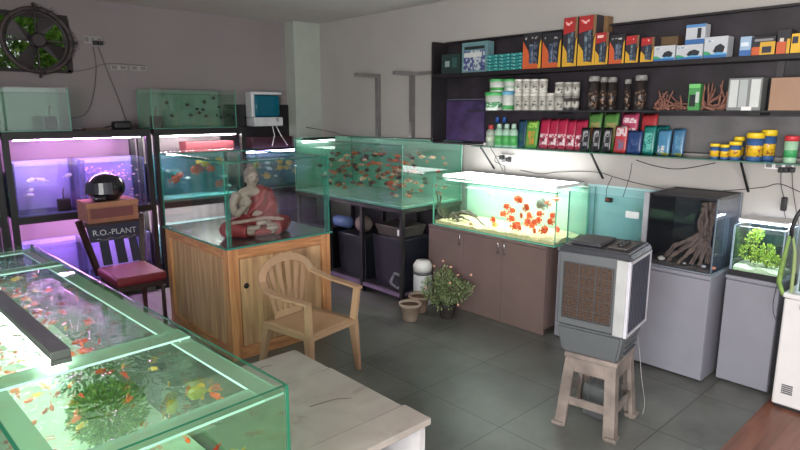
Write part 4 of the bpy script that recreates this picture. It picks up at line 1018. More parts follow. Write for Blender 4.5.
fx = filter_box(4.15, .985, .76, 'black hang in filter at the right of the planted tank', .04, .12)
lp = empty('clip_lamp', (4.05, 1.07, 1.011))
MB().box(3.95, .95, 1.03, 4.13, 1.205, 1.04).build('lamp_panel', emis((235, 240, 255), 16), lp)
MB().box(3.945, .945, 1.0405, 4.135, 1.21, 1.05, bev=.002).build('housing', WHITE, lp)
for y in (.945, 1.2): MB().box(4.0, y, 1.011, 4.08, y+.01, 1.03).build('foot', WHITE, lp)
tag(lp, 'white lamp panel on the small planted tank', 'light')

# ------------------------------------------------------------------ white freezer cabinet and tank at right edge
fz = empty('chest_freezer', (4.0, .5, 0)); fwm = mat((208, 206, 206), .35, var=.03)
MB().box(3.76, .05, .02, 4.2, .875, .66, bev=.012, seg=3).build('body', fwm, fz)
MB().box(3.77, .06, 0.004, 4.19, .86, .02).build('base', BLACK, fz)
MB().box(3.752, .04, .662, 4.2, .88, .69, bev=.006).build('lid', fwm, fz)
MB().box(3.735, .70, .615, 3.758, .79, .64, bev=.004).build('handle', BLACK, fz)
b = MB()
for k in range(5): b.box(3.752, .775, .10+k*.012, 3.7585, .83, .106+k*.012)
b.build('vent', mat((90, 90, 95), .5), fz)
tag(fz, 'white freezer at the right picture edge', 'freezer')
make_tank('bright tank with orange gravel on the white freezer', 3.80, .40, .692, 4.15, .83, 1.0, back=('X', (190, 205, 215)), gravel=mat((190, 100, 60), .8, var=.3, scale=50), gh=.04, wm=glass((225, 240, 240), ior=1.2), edge=mat((190, 210, 220), .2))
nt_ = empty('fish_net', at(790, 232, X=3.78)); gn = mat((112, 142, 70), .7, var=.3, scale=30)
na = [at(x, y, X=3.77) for x, y in ((790, 236), (786, 250), (782, 266), (779, 282), (783, 294), (790, 299))]
nb = [at(x, y, X=3.785) for x, y in ((793, 236), (795, 252), (794, 268), (792, 284), (791, 294), (790, 299))]
MB().tube(na, lambda t: .006+.008*math.sin(PI*t), 10).build('green_mesh_side', gn, nt_)
MB().tube(nb, lambda t: .006+.004*math.sin(PI*t), 8).build('green_mesh_side', mat((140, 158, 104), .7), nt_)
MB().tube([at(x, y, X=3.78) for x, y in ((791, 238), (792, 228), (797, 216), (803, 208))], .011, 8).build('grip', BLACK, nt_)
tag(nt_, 'green fish net with a black grip hanging at the right edge', 'net')
cable('black looped cable in front of the narrow grey cabinet side', [at(x, y, X=3.80) for x, y in ((783, 268), (777, 285), (773, 305), (776, 320), (784, 316), (790, 305))], .003)

# ------------------------------------------------------------------ air cooler on plastic stool
SO = Vector((2.865, 1.49, 0)); SR = R(9)
sto = empty('plastic_stool', SO, SR); sm_ = mat((116, 106, 100), .55, var=.4, scale=9)
Z = .42; tb, bb = .145, .185; ty_, by_ = .135, .165
def lerp(a, b, t): return a+(b-a)*t
for sx in (-1, 1):
    for sy in (-1, 1):
        b = MB(); w1, w0, th_ = .055, .06, .022
        for ax in (0, 1):
            pts = []
            for z in (0, Z-.03):
                t = z/(Z-.03); X = lerp(bb, tb, t)*sx; Y = lerp(by_, ty_, t)*sy; w_ = lerp(w0, w1, t)
                if ax == 0: q = [(X, Y), (X-sx*w_, Y), (X-sx*w_, Y-sy*th_), (X, Y-sy*th_)]
                else: q = [(X, Y-sy*th_*1.02), (X-sx*th_, Y-sy*th_*1.02), (X-sx*th_, Y-sy*w_), (X, Y-sy*w_)]
                if sx*sy < 0: q = q[::-1]
                pts += [(a, c, z) for a, c in q]
            b.hexa(pts)
        b.box(sx*(bb+.012), sy*(by_+.012), 0, sx*(bb-.055), sy*(by_-.05), .022, bev=.004)
        b.build('leg', sm_, sto, False)
def srail(z0, z1, nm):
    b = MB(); t0, t1 = z0/(Z-.03), z1/(Z-.03); th_ = .014
    for s_ in (-1, 1):
        x = lerp(bb, tb, (t0+t1)/2); y = lerp(by_, ty_, (t0+t1)/2)
        b.box(-x+.05, s_*(y-.004), z0, x-.05, s_*(y-th_), z1); b.box(s_*(x-.004), -y+.05, z0, s_*(x-th_), y-.05, z1)
    b.build(nm, sm_, sto, False)
srail(.13, .175, 'stretcher'); srail(.315, .392, 'apron')
MB().box(-tb-.008, -ty_-.008, Z-.03, tb+.008, ty_+.008, Z, bev=.008, seg=3).build('seat', sm_, sto, False)
tag(sto, 'stained white moulded plastic stool carrying the air cooler', 'stool')
tb2 = MB().box(2.86, 1.42, 0, 3.02, 1.58, .19, bev=.015, seg=3).build('storage_tub', glass((215, 220, 222), milk=.35, milkc=(170, 172, 175))); 
rebase(tb2); tag(tb2, 'clear plastic tub on the floor behind the stool legs', 'tub')
co = empty('air_cooler', (SO.x-.012, SO.y+.008, Z+.001), SR)
cgm = mat((86, 90, 93), .45, var=.04); cdk = mat((46, 48, 54), .35, var=.05)
ux, uy = .168, .178   # half sizes of the upper body
lb = MB(); lx, ly = .140, .150; z1 = .155
lb.hexa([(-lx, -ly, 0), (lx, -ly, 0), (lx, ly, 0), (-lx, ly, 0), (-ux, -uy, z1), (ux, -uy, z1), (ux, uy, z1), (-ux, uy, z1)])
es = list(lb.b.edges); bmesh.ops.bevel(lb.b, geom=es, offset=.012, segments=2, affect='EDGES'); lb.build('water_tank', cgm, co, False)
zt0, zt1 = .156, .555
MB().box(-ux+.01, -uy+.02, zt0, ux-.01, uy-.0, zt1, bev=.008).build('body', cgm, co, False)
MB().box(-ux+.0, -uy-.006, zt0+.004, ux+.0, -uy+.019, zt1-.004, m=mat((60, 60, 66), .5)).build('front_cavity', mat((32, 32, 38), .6), co, False)
# honeycomb pad on -x face
pdm = mat((78, 56, 42), .9, var=.6, scale=110, bump=.8)
MB().box(-ux+.004, -uy+.075, zt0+.05, -ux+.0095, uy-.035, zt1-.06).build('cooling_pad', pdm, co, False)
b = MB(); y0, y1, z0_, z1_ = -uy+.07, uy-.03, zt0+.045, zt1-.055
for k in range(10): y = y0+(y1-y0)*k/9; b.box(-ux-.002, y-(.003 if k % 3 == 0 else .0012), z0_, -ux+.0035, y+(.003 if k % 3 == 0 else .0012), z1_)
for k in range(21): z = z0_+(z1_-z0_)*k/20; b.box(-ux-.0025, y0, z-(.0025 if k % 4 == 0 else .001), -ux+.003, y1, z+(.0025 if k % 4 == 0 else .001))
b.build('side_grille', mat((62, 62, 64), .5), co, False)
MB().box(-ux-.004, -uy+.0, zt0-.0, -ux+.009, -uy+.055, zt1-.004, bev=.004).build('corner_strip', mat((158, 160, 160), .4), co, False)
b = MB(); wm_ = mat((180, 180, 190), .35); t = .016
b.box(-ux-.004, -uy-.016, zt0, -ux+t, -uy-.001, zt1-.004); b.box(ux-t, -uy-.016, zt0, ux+.004, -uy-.001, zt1-.004); b.box(-ux+t, -uy-.016, zt1-.02, ux-t, -uy-.001, zt1-.004); b.box(-ux+t, -uy-.016, zt0, ux-t, -uy-.001, zt0+.016)
b.build('front_frame', wm_, co, False)
for k in range(11):
    x = -ux+.036+k*(2*ux-.072)/10
    MB().obox(Vector((x, -uy-.010, (zt0+zt1)/2)), .009, .014, zt1-zt0-.04, rz=R(-6)).build('louvre', mat((54, 56, 70), .4), co, False)
# lid
b = MB(); b.hexa([(-ux-.008, -uy-.018, zt1), (ux+.008, -uy-.018, zt1), (ux+.008, uy+.006, zt1), (-ux-.008, uy+.006, zt1), (-ux+.004, -uy-.004, zt1+.035), (ux-.004, -uy-.004, zt1+.035), (ux-.004, uy-.008, zt1+.035), (-ux+.004, uy-.008, zt1+.035)])
bmesh.ops.bevel(b.b, geom=list(b.b.edges), offset=.008, segments=2, affect='EDGES'); b.build('lid', cdk, co, False)
MB().box(-ux+.05, -.02, zt1+.034, ux-.05, uy-.04, zt1+.05, bev=.012, seg=3).build('fill_cover', mat((60, 62, 68), .3), co, False)
MB().box(-.10, -uy+.03, zt1+.0345, .10, -.05, zt1+.042, bev=.004).build('control_panel', mat((84, 80, 78), .3), co, False)
for x in (-.05, .0, .05): MB().lathe([(.018, 0), (.016, .014), (.001, .015)], (x, -.10, zt1+.042), 12).build('knob', mat((40, 40, 44), .3), co, False)
b = MB()
for k in range(3): b.box(-.09, -ly-.022+.0, .03+k*.03, .10, -ly+.0, .036+k*.03)
b.build('tank_rib', cgm, co, False)
tag(co, 'grey air cooler with honeycomb side and louvred front on the stool', 'air cooler')
cable('white cord hanging down behind the plastic stool', [(3.13, 1.42, .50), (3.15, 1.40, .35), (3.12, 1.36, .2), (3.16, 1.35, .05), (3.10, 1.33, .008)], .0025, mat((150, 150, 150), .5))

# ------------------------------------------------------------------ wall shelving
SX = 4.02
pan = mat((40, 35, 41), .5, var=.45, scale=6)
sh = empty('wall_shelving', (4.2, 2.5, 1.39)); SY0, SY1 = .35, 3.93
MB().box(4.215, SY0, 1.41, 4.249, SY1, 2.31).build('back_panel', pan, sh)
MB().box(SX, SY0, 1.99, 4.214, SY1, 2.02).build('shelf_board', mat((30, 26, 30), .45), sh)
MB().box(SX+.0, SY1-.025, 1.41, 4.214, SY1, 1.989).build('end_board', mat((30, 26, 30), .45), sh)
MB().box(SX+.0, 3.45, 1.395, 4.214, SY1-.026, 1.41).build('bottom_strip', BLACK, sh)
MB().box(4.20, 3.44, 1.42, 4.2145, 3.90, 1.78).build('purple_sheet', mat((66, 52, 92), .45, var=.5, scale=9), sh)
MB().box(SX+.0, SY1-.025, 2.021, 4.214, SY1, 2.31).build('end_board', mat((30, 26, 30), .45), sh)
MB().box(4.17, SY0, 2.30, 4.214, SY1-.026, 2.315).build('top_board', mat((30, 26, 30), .45), sh)
gsh = glass((150, 175, 168), milk=.25, milkc=(110, 120, 120)); gse = mat((70, 110, 98), .2)
MB().box(SX, SY0, 1.686, 4.214, 3.50, 1.697, m=mat((62, 60, 66), .3), edge=mat((46, 48, 50), .3)).build('middle_shelf', None, sh)
MB().box(SX-.02, SY0, 1.385, 4.249, 3.42, 1.393, m=gsh, edge=gse).build('glass_shelf', gsh, sh)
for y in (3.34, 2.28, 1.26):
    b = MB().beam((4.24, y, 1.18), (4.04, y, 1.380), .012, .012); b.build('support_rod', BLACK, sh)
for y in (2.6, 1.22): MB().box(SX+.0, y-.04, 1.668, 4.214, y+.04, 1.685).build('bracket', BLACK, sh)
MB().box(4.20, 1.13, 1.70, 4.214, 1.17, 2.0).build('cleat', mat((60, 56, 60), .5), sh)
MB().box(4.205, 3.40, 1.79, 4.2145, 3.90, 1.80).build('cleat', mat((90, 90, 110), .5), sh)
b = MB().box(4.208, .40, 1.42, 4.2145, 1.9, 1.66); b.build('grey_sheet', mat((92, 90, 92), .7, var=.35, scale=4), sh)
tag(sh, 'long black wall shelving with three levels of aquarium goods', 'shelf')

def printed(c, c2, scale=40, thr=.5):
    k = ('p', c, c2, scale, thr)
    if k in MATS: return MATS[k]
    m, nt, out = newmat('printed_%d' % len(MATS)); b = nt.nodes.new('ShaderNodeBsdfPrincipled'); b.inputs['Roughness'].default_value = .35
    tc = nt.nodes.new('ShaderNodeTexCoord'); n = nt.nodes.new('ShaderNodeTexNoise'); n.inputs['Scale'].default_value = scale; n.inputs['Detail'].default_value = 2
    r_ = nt.nodes.new('ShaderNodeValToRGB'); r_.color_ramp.elements[0].position = thr; r_.color_ramp.elements[1].position = thr+.06
    r_.color_ramp.elements[0].color = lin(c)+(1,); r_.color_ramp.elements[1].color = lin(c2)+(1,)
    nt.links.new(tc.outputs['Object'], n.inputs['Vector']); nt.links.new(n.outputs['Fac'], r_.inputs['Fac']); nt.links.new(r_.outputs['Color'], b.inputs['Base Color']); nt.links.new(b.outputs[0], out.inputs[0])
    MATS[k] = m; return m
def yp(x, X=SX): return at(x, 100, X=X).y
def decor(o, x, y0, y1, z0, z1, rects):
    """printed patches on the front (-X) face: (u0,v0,u1,v1,colour), u to the right"""
    for k, rc_ in enumerate(rects):
        if len(rc_) == 2:
            pts, c = rc_; mm = mat(c, .5, var=.05) if len(c) == 3 else printed(c[0:3], c[3:6], 34)
            MB().extrude([(x-.0001, y1-(y1-y0)*u, z0+(z1-z0)*v) for u, v in pts], (-.0008-.0004*k, 0, 0)).build('printed_panel', mm, o); continue
        u0, v0, u1, v1, c = rc_
        a = y1-(y1-y0)*u0; b_ = y1-(y1-y0)*u1
        MB().box(x-.0012-.0004*k, min(a, b_), z0+(z1-z0)*v0, x-.0001, max(a, b_), z0+(z1-z0)*v1).build('printed_panel', mat(c, .5, var=.05) if len(c) == 3 else printed(c[0:3], c[3:6], 34), o)
def carton(px0_, px1_, pyt, zb, label, c, rects=(), depth=.10, X=SX+.01, name='product_box', group=None, top=None, zt=None):
    y1, y0 = yp(px0_, X), yp(px1_, X); z1 = zt if zt else at((px0_+px1_)/2, pyt, X=X).z
    r = empty(name, (X+depth/2, (y0+y1)/2, zb))
    MB().box(X, y0+.0008, zb+.0005, X+depth, y1-.0008, z1, m=mat(c, .5, var=.06), bev=.001, seg=1).build('body', None, r)
    decor(r, X, y0+.001, y1-.001, zb, z1, rects)
    return tag(r, label, 'box', group)
ZT, ZM, ZG = 2.02, 1.697, 1.393
carton(441, 459, 54, ZT, 'dark green carton at the left end of the top shelf', (34, 52, 50), [(.2, .35, .45, .65, (130, 150, 145)), (.6, .3, .85, .8, (48, 84, 80))])
carton(461, 486, 42, ZT, 'patterned teal and white box left of the small teal packs', (96, 130, 136), [(.1, .76, .9, .86, (30, 36, 40)), (.08, .06, .92, .72, (62, 72, 118, 170, 180, 184)), (.1, .5, .8, .66, (190, 194, 192))], depth=.09)
for ci, (a, b_) in enumerate(((485, 496.5), (497, 508.5), (509, 520.5))):
    for k in range(5):
        z0 = ZT+k*.0265
        y1, y0 = yp(a, SX+.01), yp(b_, SX+.01)
        r = empty('small_pack', (SX+.05, (y0+y1)/2, z0)); lab = ['lowest', 'second from the bottom', 'middle', 'second from the top', 'topmost'][k]
        MB().box(SX+.012, y0+.001, z0+.0005, SX+.09, y1-.001, z0+.0255, m=mat((42, 128, 128), .45), bev=.001, seg=1).build('body', None, r)
        decor(r, SX+.012, y0, y1, z0, z0+.026, [(.1, .2, .9, .8, (42, 128, 128, 140, 196, 190)), (.0, .0, 1, .12, (20, 62, 66))])
        tag(r, 'small teal pack, %s of the %s stack on the top shelf' % (lab, ['left', 'middle', 'right'][ci]), 'box', 'small teal packs on the top shelf')
ORG, YEL, REDC, DK = (190, 88, 50), (200, 156, 52), (158, 44, 44), (36, 36, 42)
def filt(a, b_, y, label, kind, depth=.10, X=SX+.01):
    if kind == 'bo': rc_ = [([(0, 0), (.86, 0), (.86, .12), (.42, .2), (.3, .5), (.0, .78)], ORG), (.36, .14, .56, .68, (52, 66, 92, 110, 122, 140)), (.6, .14, .8, .74, (40, 46, 62, 90, 96, 110)), ([(.86, 0), (1, 0), (1, .8), (.92, .68)], YEL), (.12, .82, .8, .88, (40, 40, 46, 170, 168, 165))]; c = DK
    elif kind == 'ry': rc_ = [([(0, .66), (.82, .72), (.82, 1), (0, 1)], REDC), ([(0, 0), (.82, 0), (.82, .06), (.36, .1), (.3, .3), (0, .46)], YEL), (.36, .08, .52, .66, (60, 78, 96, 120, 134, 140)), (.56, .1, .74, .7, (96, 110, 118, 50, 60, 74)), ([(.84, 0), (1, 0), (1, .62), (.92, .52)], YEL), ([(.84, .55), (1, .64), (1, 1), (.84, 1)], (118, 92, 66)), (.14, .84, .6, .92, (190, 44, 44, 225, 190, 185))]; c = (46, 42, 50)
    else: rc_ = []; c = DK
    return carton(a, b_, y, ZT, label, c, rc_, depth, X)
filt(521, 539, 33, 'black and orange filter box, leftmost of the black ones', 'bo')
filt(540, 558.5, 33, 'black and orange filter box beside the tall red and yellow ones', 'bo')
filt(560, 574, 18, 'tall red and yellow filter box, left of the tall pair', 'ry')
filt(575, 592, 16, 'tall red and yellow filter box, right of the tall pair', 'ry')
carton(593, 603, 17, ZT, 'plain brown tall carton behind the red and yellow boxes', (120, 92, 62), X=SX+.12, depth=.07)
filt(592, 605, 33, 'shorter red and yellow filter box right of the tall pair', 'ry')
filt(606, 621, 35, 'black and orange filter box between shorter red and yellow ones', 'bo')
filt(622, 635, 36, 'shorter red and yellow filter box in the middle of the top shelf', 'ry')
filt(637, 650, 38, 'shorter red and yellow filter box left of the white pump boxes', 'ry')
carton(652, 673, 37, ZT, 'brown patterned carton behind the first white pump box', (96, 76, 54), X=SX+.12, depth=.07)
WB = (184, 188, 194); blu = (54, 100, 156)
def pump(a, b_, y, label, zb=ZT, depth=.1, zt=None):
    return carton(a, b_, y, zb, label, WB, [(.0, 0, 1, .16, blu), ([(.4, .3), (.55, .2), (.85, .25), (.9, .5), (.7, .65), (.5, .55)], (36, 40, 50)), (.06, .78, .4, .84, (206, 210, 216, 80, 110, 150)), ([(.0, .14), (.4, .14), (.2, .3), (0, .34)], (60, 150, 110)), ([(.3, .14), (1, .14), (1, .2), (.6, .26)], (90, 160, 205))], depth, zt=zt)
pump(650, 671, 46, 'white pump box, leftmost on the top shelf', depth=.09)
p2 = pump(672, 698, 45, 'white pump box under the smaller white one')
pump(699, 722, 37, 'white filter box right of the stacked white pair')
zz = at(685, 45, X=SX+.01).z
carton(680, 699, 25, zz+.001, 'small white box stacked on the second pump box', WB, [(0, 0, 1, .25, blu), (.6, .3, .8, .8, (40, 44, 50)), (0, .85, 1, 1, (80, 130, 180))], .08)
carton(734, 745, 37, ZT, 'pale blue box right of the white pump boxes', (150, 175, 200), [(0, 0, 1, .3, (60, 100, 160)), (.1, .5, .8, .7, (210, 220, 230))])
carton(746, 769, 37, ZT, 'black box with orange and yellow print near the right end', DK, [(0, 0, .45, .45, ORG), (.35, 0, 1, .7, YEL), (.45, .1, .85, .45, (40, 44, 60)), (.1, .75, .9, .88, (130, 130, 135))])
carton(770, 783.5, 30, ZT, 'taller black and orange box near the right end', DK, [(0, 0, .7, .5, ORG), (.2, .5, .5, .65, (200, 190, 180)), (.75, 0, 1, .6, YEL)])
carton(784, 794, 34, ZT, 'yellow box next to last on the top shelf', (216, 170, 46), [(.1, .5, .7, .85, (40, 44, 60))])
carton(795, 815, 34, ZT, 'black and orange box last at the right picture edge', DK, [(0, 0, 1, .5, ORG), (.1, .55, .6, .7, YEL)])

def jar(px_, pw, pyt, zb, label, body, lid, band=None, X=SX+.05, tall=None, cat='jar', name='jar', group=None, shape='tub', zt=None):
    y = yp(px_, X); r = abs(yp(px_-pw/2, X)-yp(px_+pw/2, X))/2; z1 = zt if zt else at(px_, pyt, X=X-.03).z
    h = z1-zb; o = empty(name, (X, y, zb)); c = (X, y, zb+.0005)
    if shape == 'tub': pr = [(r*.86, 0), (r*.9, .003), (r*.96, h*.8)]; lz = .8
    elif shape == 'bottle': pr = [(r*.95, 0), (r, .004), (r, h*.68), (r*.6, h*.8)]; lz = .8
    else: pr = [(r*.95, 0), (r, .003), (r, h*.84)]; lz = .84
    MB().lathe(pr, c, 18).build('body', mat(body, .4), o)
    lr = r*1.02 if shape != 'bottle' else r*.55
    MB().lathe([(lr, h*lz+.0005), (lr, h*.97), (lr*.9, h)], c, 18).build('lid', mat(lid, .4), o)
    if band:
        for (v0, v1, bc) in band:
            rr = r*1.005 if shape != 'tub' else r*(.905+.06*(v0+v1)/1.6)
            MB().lathe([(rr, h*v0), (rr, h*v1)], c, 18).build('printed_band', mat(bc, .5) if len(bc) == 3 else printed(bc[:3], bc[3:], 55, .56), o)
    return tag(o, label, cat, group), z1
GRN = (70, 160, 90); PALEW = (200, 206, 200)
_, za = jar(495, 16, 92, ZM, 'large white and green tub, lower left on the middle shelf', PALEW, GRN, [(.15, .62, (60, 130, 84, 200, 206, 200))])
jar(497, 13, 79, za+.001, 'green lidded tub stacked on the large left tub', PALEW, GRN, [(.1, .4, (60, 150, 70))])
_, za = jar(508.5, 10.5, 91, ZM, 'white green tub with a blue lid beside the large left tub', PALEW, (90, 150, 180), [(.05, .3, GRN)])
jar(509.5, 10, 79, za+.001, 'green lidded tub stacked on the blue lidded tub', PALEW, GRN, [(.2, .5, (150, 170, 155))])
ws = [(518.5, 7), (526.5, 7), (534.5, 7.6), (542.8, 7.2), (551, 7.6)]
dots = [(.2, .62, (186, 184, 176, 70, 74, 72))]
for i, (x, w_) in enumerate(ws):
    _, zz = jar(x, w_, 93, ZM, 'white jar, %s in the lower row of five on the middle shelf' % ['first', 'second', 'third', 'fourth', 'fifth'][i], (186, 184, 176), (200, 198, 190), dots, shape='can', group='white jars on the middle shelf')
    if i < 4: jar(x, w_, 79, zz+.001, 'white jar, %s in the upper row of four on the middle shelf' % ['first', 'second', 'third', 'fourth'][i], (186, 184, 176), (200, 198, 190), dots, shape='can', group='white jars on the middle shelf')
for i, (x, w_, y) in enumerate(((559.5, 8.6, 82), (568, 7.4, 82), (575.5, 6.6, 82))):
    _, zz = jar(x, w_, 96, ZM, ['grey white jar right of the five lower white jars', 'dark labelled jar in the lower row, left of two', 'dark labelled jar in the lower row, right of two'][i], (170, 168, 162) if i == 0 else (70, 66, 66), (120, 118, 114), dots, shape='can')
    jar(x, w_, y, zz+.001, ['grey white jar stacked at the right end, left of three', 'grey jar stacked at the right end, middle of three', 'grey jar stacked at the right end, right of three'][i], (150, 148, 142), (160, 158, 152), dots, shape='can')
for i, (x, w_, y) in enumerate(((593.5, 10, 76), (603, 6.5, 77), (611.5, 8, 77), (640, 11, 75), (627, 6, 79))):
    jar(x, w_, y, ZM, ['tall dark jar with silver lid, leftmost of the dark ones', 'narrow tall dark jar, second of the dark ones', 'tall dark jar, third of the dark ones', 'tall dark jar standing alone left of the roots', 'dim narrow jar left of the lone tall dark jar'][i], (44, 38, 38), (128, 126, 124), [(.1, .62, (44, 38, 38, 140, 112, 90))], shape='can')
rnd = random.Random(12)
def roots(label, xa, xb, ytop, seed, c=(128, 88, 76)):
    br = []; rn = random.Random(seed)
    for k in range(20):
        x = rn.uniform(xa, xb); X = rn.uniform(4.06, 4.16); p = Vector((X, yp(x, X), ZM+.006)); q = p+Vector((rn.uniform(-.03, .03), rn.uniform(-.09, .09), rn.uniform(.01, .05)))
        zt_ = at(x, ytop, X=X).z; q.y = min(max(q.y, yp(xb)), yp(xa)); s_ = q+Vector((rn.uniform(-.03, .02), rn.uniform(-.09, .09), rn.uniform(-.01, max(.03, (zt_-q.z)*.75)))); s_.y = min(max(s_.y, yp(xb)), yp(xa))
        q.x = min(max(q.x, 4.04), 4.18); s_.x = min(max(s_.x, 4.04), 4.19)
        br.append([p, q, s_])
    a = Vector((4.1, yp(xa+2), ZM+.015)); b_ = Vector((4.1, yp(xb-2), ZM+.018)); br.append([a, a.lerp(b_, .5)+Vector((0, 0, .02)), b_])
    return driftwood(label, (4.1, yp((xa+xb)/2), ZM), br, .011, c, seed, .004)
roots('tangle of reddish brown roots left of the green box', 650, 686, 84, 3)
roots('tangle of reddish brown roots right of the green box', 702, 724, 72, 5)
carton(688, 699.5, 84, ZM, 'green box with a dark picture between the root tangles', (70, 140, 78), [(.1, .15, .65, .6, (30, 36, 36)), (.65, .3, .95, .7, (180, 190, 185)), (0, .85, 1, 1, (110, 190, 110))], .05)
cw = carton(727, 761, 78, ZM, 'pale clear fronted container right of the roots', (120, 124, 124), [(.05, .1, .3, .95, (190, 195, 195)), (.34, .1, .58, .95, (165, 172, 172)), (.68, .1, .95, .95, (195, 200, 198)), (.45, 0, .75, .12, (225, 225, 225))], .1)
cb = carton(769, 830, 77, ZM, 'plain brown cardboard box at the right end of the middle shelf', (150, 118, 96), [], .14, X=SX-.02)

# packets on the glass shelf
def packet(px0_, px1_, pyt, label, c, rects=(), X=SX+.02, lean=.12, group=None, zb=ZG):
    y1, y0 = yp(px0_, X), yp(px1_, X); z1 = at((px0_+px1_)/2, pyt, X=X).z; h = z1-zb; w_ = y1-y0
    o = empty('packet', (X, (y0+y1)/2, zb)); o.rotation_euler = (0, lean, 0)
    nu, nv = 8, 8; b = MB(); G = {}
    for sd in (-1, 1):
        for i in range(nu+1):
            for j in range(nv+1):
                u, v = i/nu, j/nv; th_ = .010*(1-(2*u-1)**4)*(1-(2*v-1)**4)
                if sd == 1 and (i in (0, nu) or j in (0, nv)): G[sd, i, j] = G[-1, i, j]; continue
                G[sd, i, j] = b.b.verts.new((sd*th_, (.5-u)*w_*.97, .002+v*h+(.003 if (j == nv and i % 2) else 0)))
        cs = [mat(c, .3, var=.08, scale=30)]
    for sd in (-1, 1):
        for i in range(nu):
            for j in range(nv):
                vs = (G[sd, i, j], G[sd, i+1, j], G[sd, i+1, j+1], G[sd, i, j+1])
                if len(set(vs)) < 3: continue
                f = b.b.faces.new(list(dict.fromkeys(vs))); f.smooth = True
                cc_ = c; u, v = (i+.5)/nu, (j+.5)/nv
                for (u0, v0, u1, v1, c2) in rects:
                    if u0 <= u <= u1 and v0 <= v <= v1: cc_ = c2
                f.material_index = b.mi(mat(cc_, .3, var=.08, scale=30) if cc_ == c else printed(cc_, c, 60, .5))
    b.build('pouch', None, o, False); return tag(o, label, 'packet', group)
# small bottles
jar(492, 7.6, 125, ZG, 'small bottle with a red cap at the left end of the glass shelf', (150, 160, 150), (170, 60, 60), [(.2, .5, (180, 190, 170))], shape='bottle', name='bottle', cat='bottle')
for i, (x, w_) in enumerate(((500.5, 7.6), (508, 7), (515, 7))):
    jar(x, w_, 124, ZG, 'small clear bottle with a green label, %s of three' % ['left', 'middle', 'right'][i], (150, 185, 165), (160, 190, 175), [(.08, .5, (80, 165, 90))], shape='bottle', name='bottle', cat='bottle', group='clear bottles on the glass shelf')
for i, x in enumerate((498, 505)):
    jar(x, 6, 117, ZG, 'dark bottle with a blue cap behind the clear bottles, %s' % ['left one', 'right one'][i], (44, 60, 60), (40, 80, 150), shape='bottle', name='bottle', cat='bottle', X=SX+.13)
packet(518, 527, 120, 'dark blue packet behind the clear bottles', (40, 72, 96), [(.2, .2, .8, .5, (60, 110, 90))], X=SX+.08)
packet(526, 539, 121, 'bright green packet left of the crimson packets', (84, 138, 58), [(.1, .75, .9, .95, (160, 200, 90)), (.25, .15, .7, .6, (190, 130, 60))])
CR = (158, 36, 66)
for i, (a, b_, y) in enumerate(((540, 550, 119), (549, 559, 119), (558, 568, 119), (567, 577, 120), (576, 588, 120))):
    packet(a, b_, y, 'crimson packet with white print, %s of five' % ['first', 'second', 'third', 'fourth', 'fifth'][i], CR, [(.15, .1, .85, .45, (215, 200, 205)), (.1, .7, .9, .8, (214, 90, 120)), (.3, .25, .6, .38, (60, 40, 50))], X=SX+.045+.012*(i % 2), group='crimson packets on the glass shelf')
for i, (a, b_) in enumerate(((582, 592), (593, 603), (604, 614))):
    packet(a, b_, 128, 'black packet with a pale figure, %s of three' % ['left', 'middle', 'right'][i], (34, 34, 38), [(.25, .2, .8, .85, (150, 152, 156)), (.35, .4, .7, .6, (60, 60, 64))], X=SX+.005, group='black packets on the glass shelf')
for i, (a, b_) in enumerate(((588, 602), (603, 619))):
    packet(a, b_, 113, 'green packet with a picture behind the black packets, %s one' % ['left', 'right'][i], (82, 128, 64), [(.15, .2, .85, .75, (150, 140, 90)), (.3, .4, .6, .6, (170, 100, 60))], X=SX+.10)
packet(616, 630, 126, 'red and white packet right of the black packets', (170, 60, 66), [(.1, .6, .9, .95, (205, 190, 195)), (.25, .15, .75, .45, (80, 110, 140))], X=SX+.02)
packet(621, 639, 113, 'pink and white packet at the rear of the glass shelf', (172, 70, 100), [(.1, .5, .9, .62, (225, 205, 210)), (.1, .75, .9, .85, (225, 205, 210))], X=SX+.10)
packet(641, 658, 114, 'red packet with a round picture at the rear of the glass shelf', (162, 52, 58), [(.2, .2, .65, .6, (150, 90, 60))], X=SX+.10)
packet(629, 645, 131, 'navy blue packet right of the red and white one', (34, 58, 104), [(.2, .4, .8, .6, (70, 90, 130))], X=SX+.0)
packet(645, 658, 126, 'teal green packet beside the navy one', (30, 112, 106), [(.15, .15, .75, .8, (100, 180, 170))], X=SX+.02)
packet(657, 671, 126, 'dark teal packet behind the blue ones', (24, 100, 100), [(.1, .7, .9, .9, (60, 150, 140))], X=SX+.09)
packet(660, 674, 130, 'blue packet with pale pebbles print, left of two', (70, 124, 158), [(.1, .1, .6, .35, (200, 200, 190)), (0, 0, 1, .12, (120, 130, 60))])
packet(675, 688, 129, 'blue packet with a green base, right of two', (60, 104, 140), [(.2, .3, .8, .7, (90, 140, 165)), (0, 0, 1, .12, (110, 125, 60))])
TY = (206, 170, 40)
def ytub(x, w_, y, label, X=SX+.05, zb=ZG): return jar(x, w_, y, zb, label, (56, 90, 140), (230, 196, 40), [(.16, .79, (216, 176, 40, 150, 92, 50))], X=X, name='food_tub', cat='tub')
ytub(720, 10, 144, 'smallest yellow tub, leftmost on the glass shelf', X=SX+.03)
ytub(730, 9, 145, 'small yellow tub, second from the left', X=SX+.03)
ytub(740.5, 13, 142, 'medium yellow tub left of the large yellow pair', X=SX+.05)
ytub(744, 11, 137, 'yellow tub half hidden behind the medium one', X=SX+.15)
ytub(760, 18, 133, 'large yellow tub, left of the large pair', X=SX+.06)
ytub(773.5, 16, 130, 'large yellow tub, right of the large pair', X=SX+.15)
jar(797, 15, 136, ZG, 'green and white tub with a red lid at the right edge', (150, 190, 160), (190, 50, 60), [(.2, .6, (60, 150, 90))], X=SX+.05, name='food_tub', cat='tub')

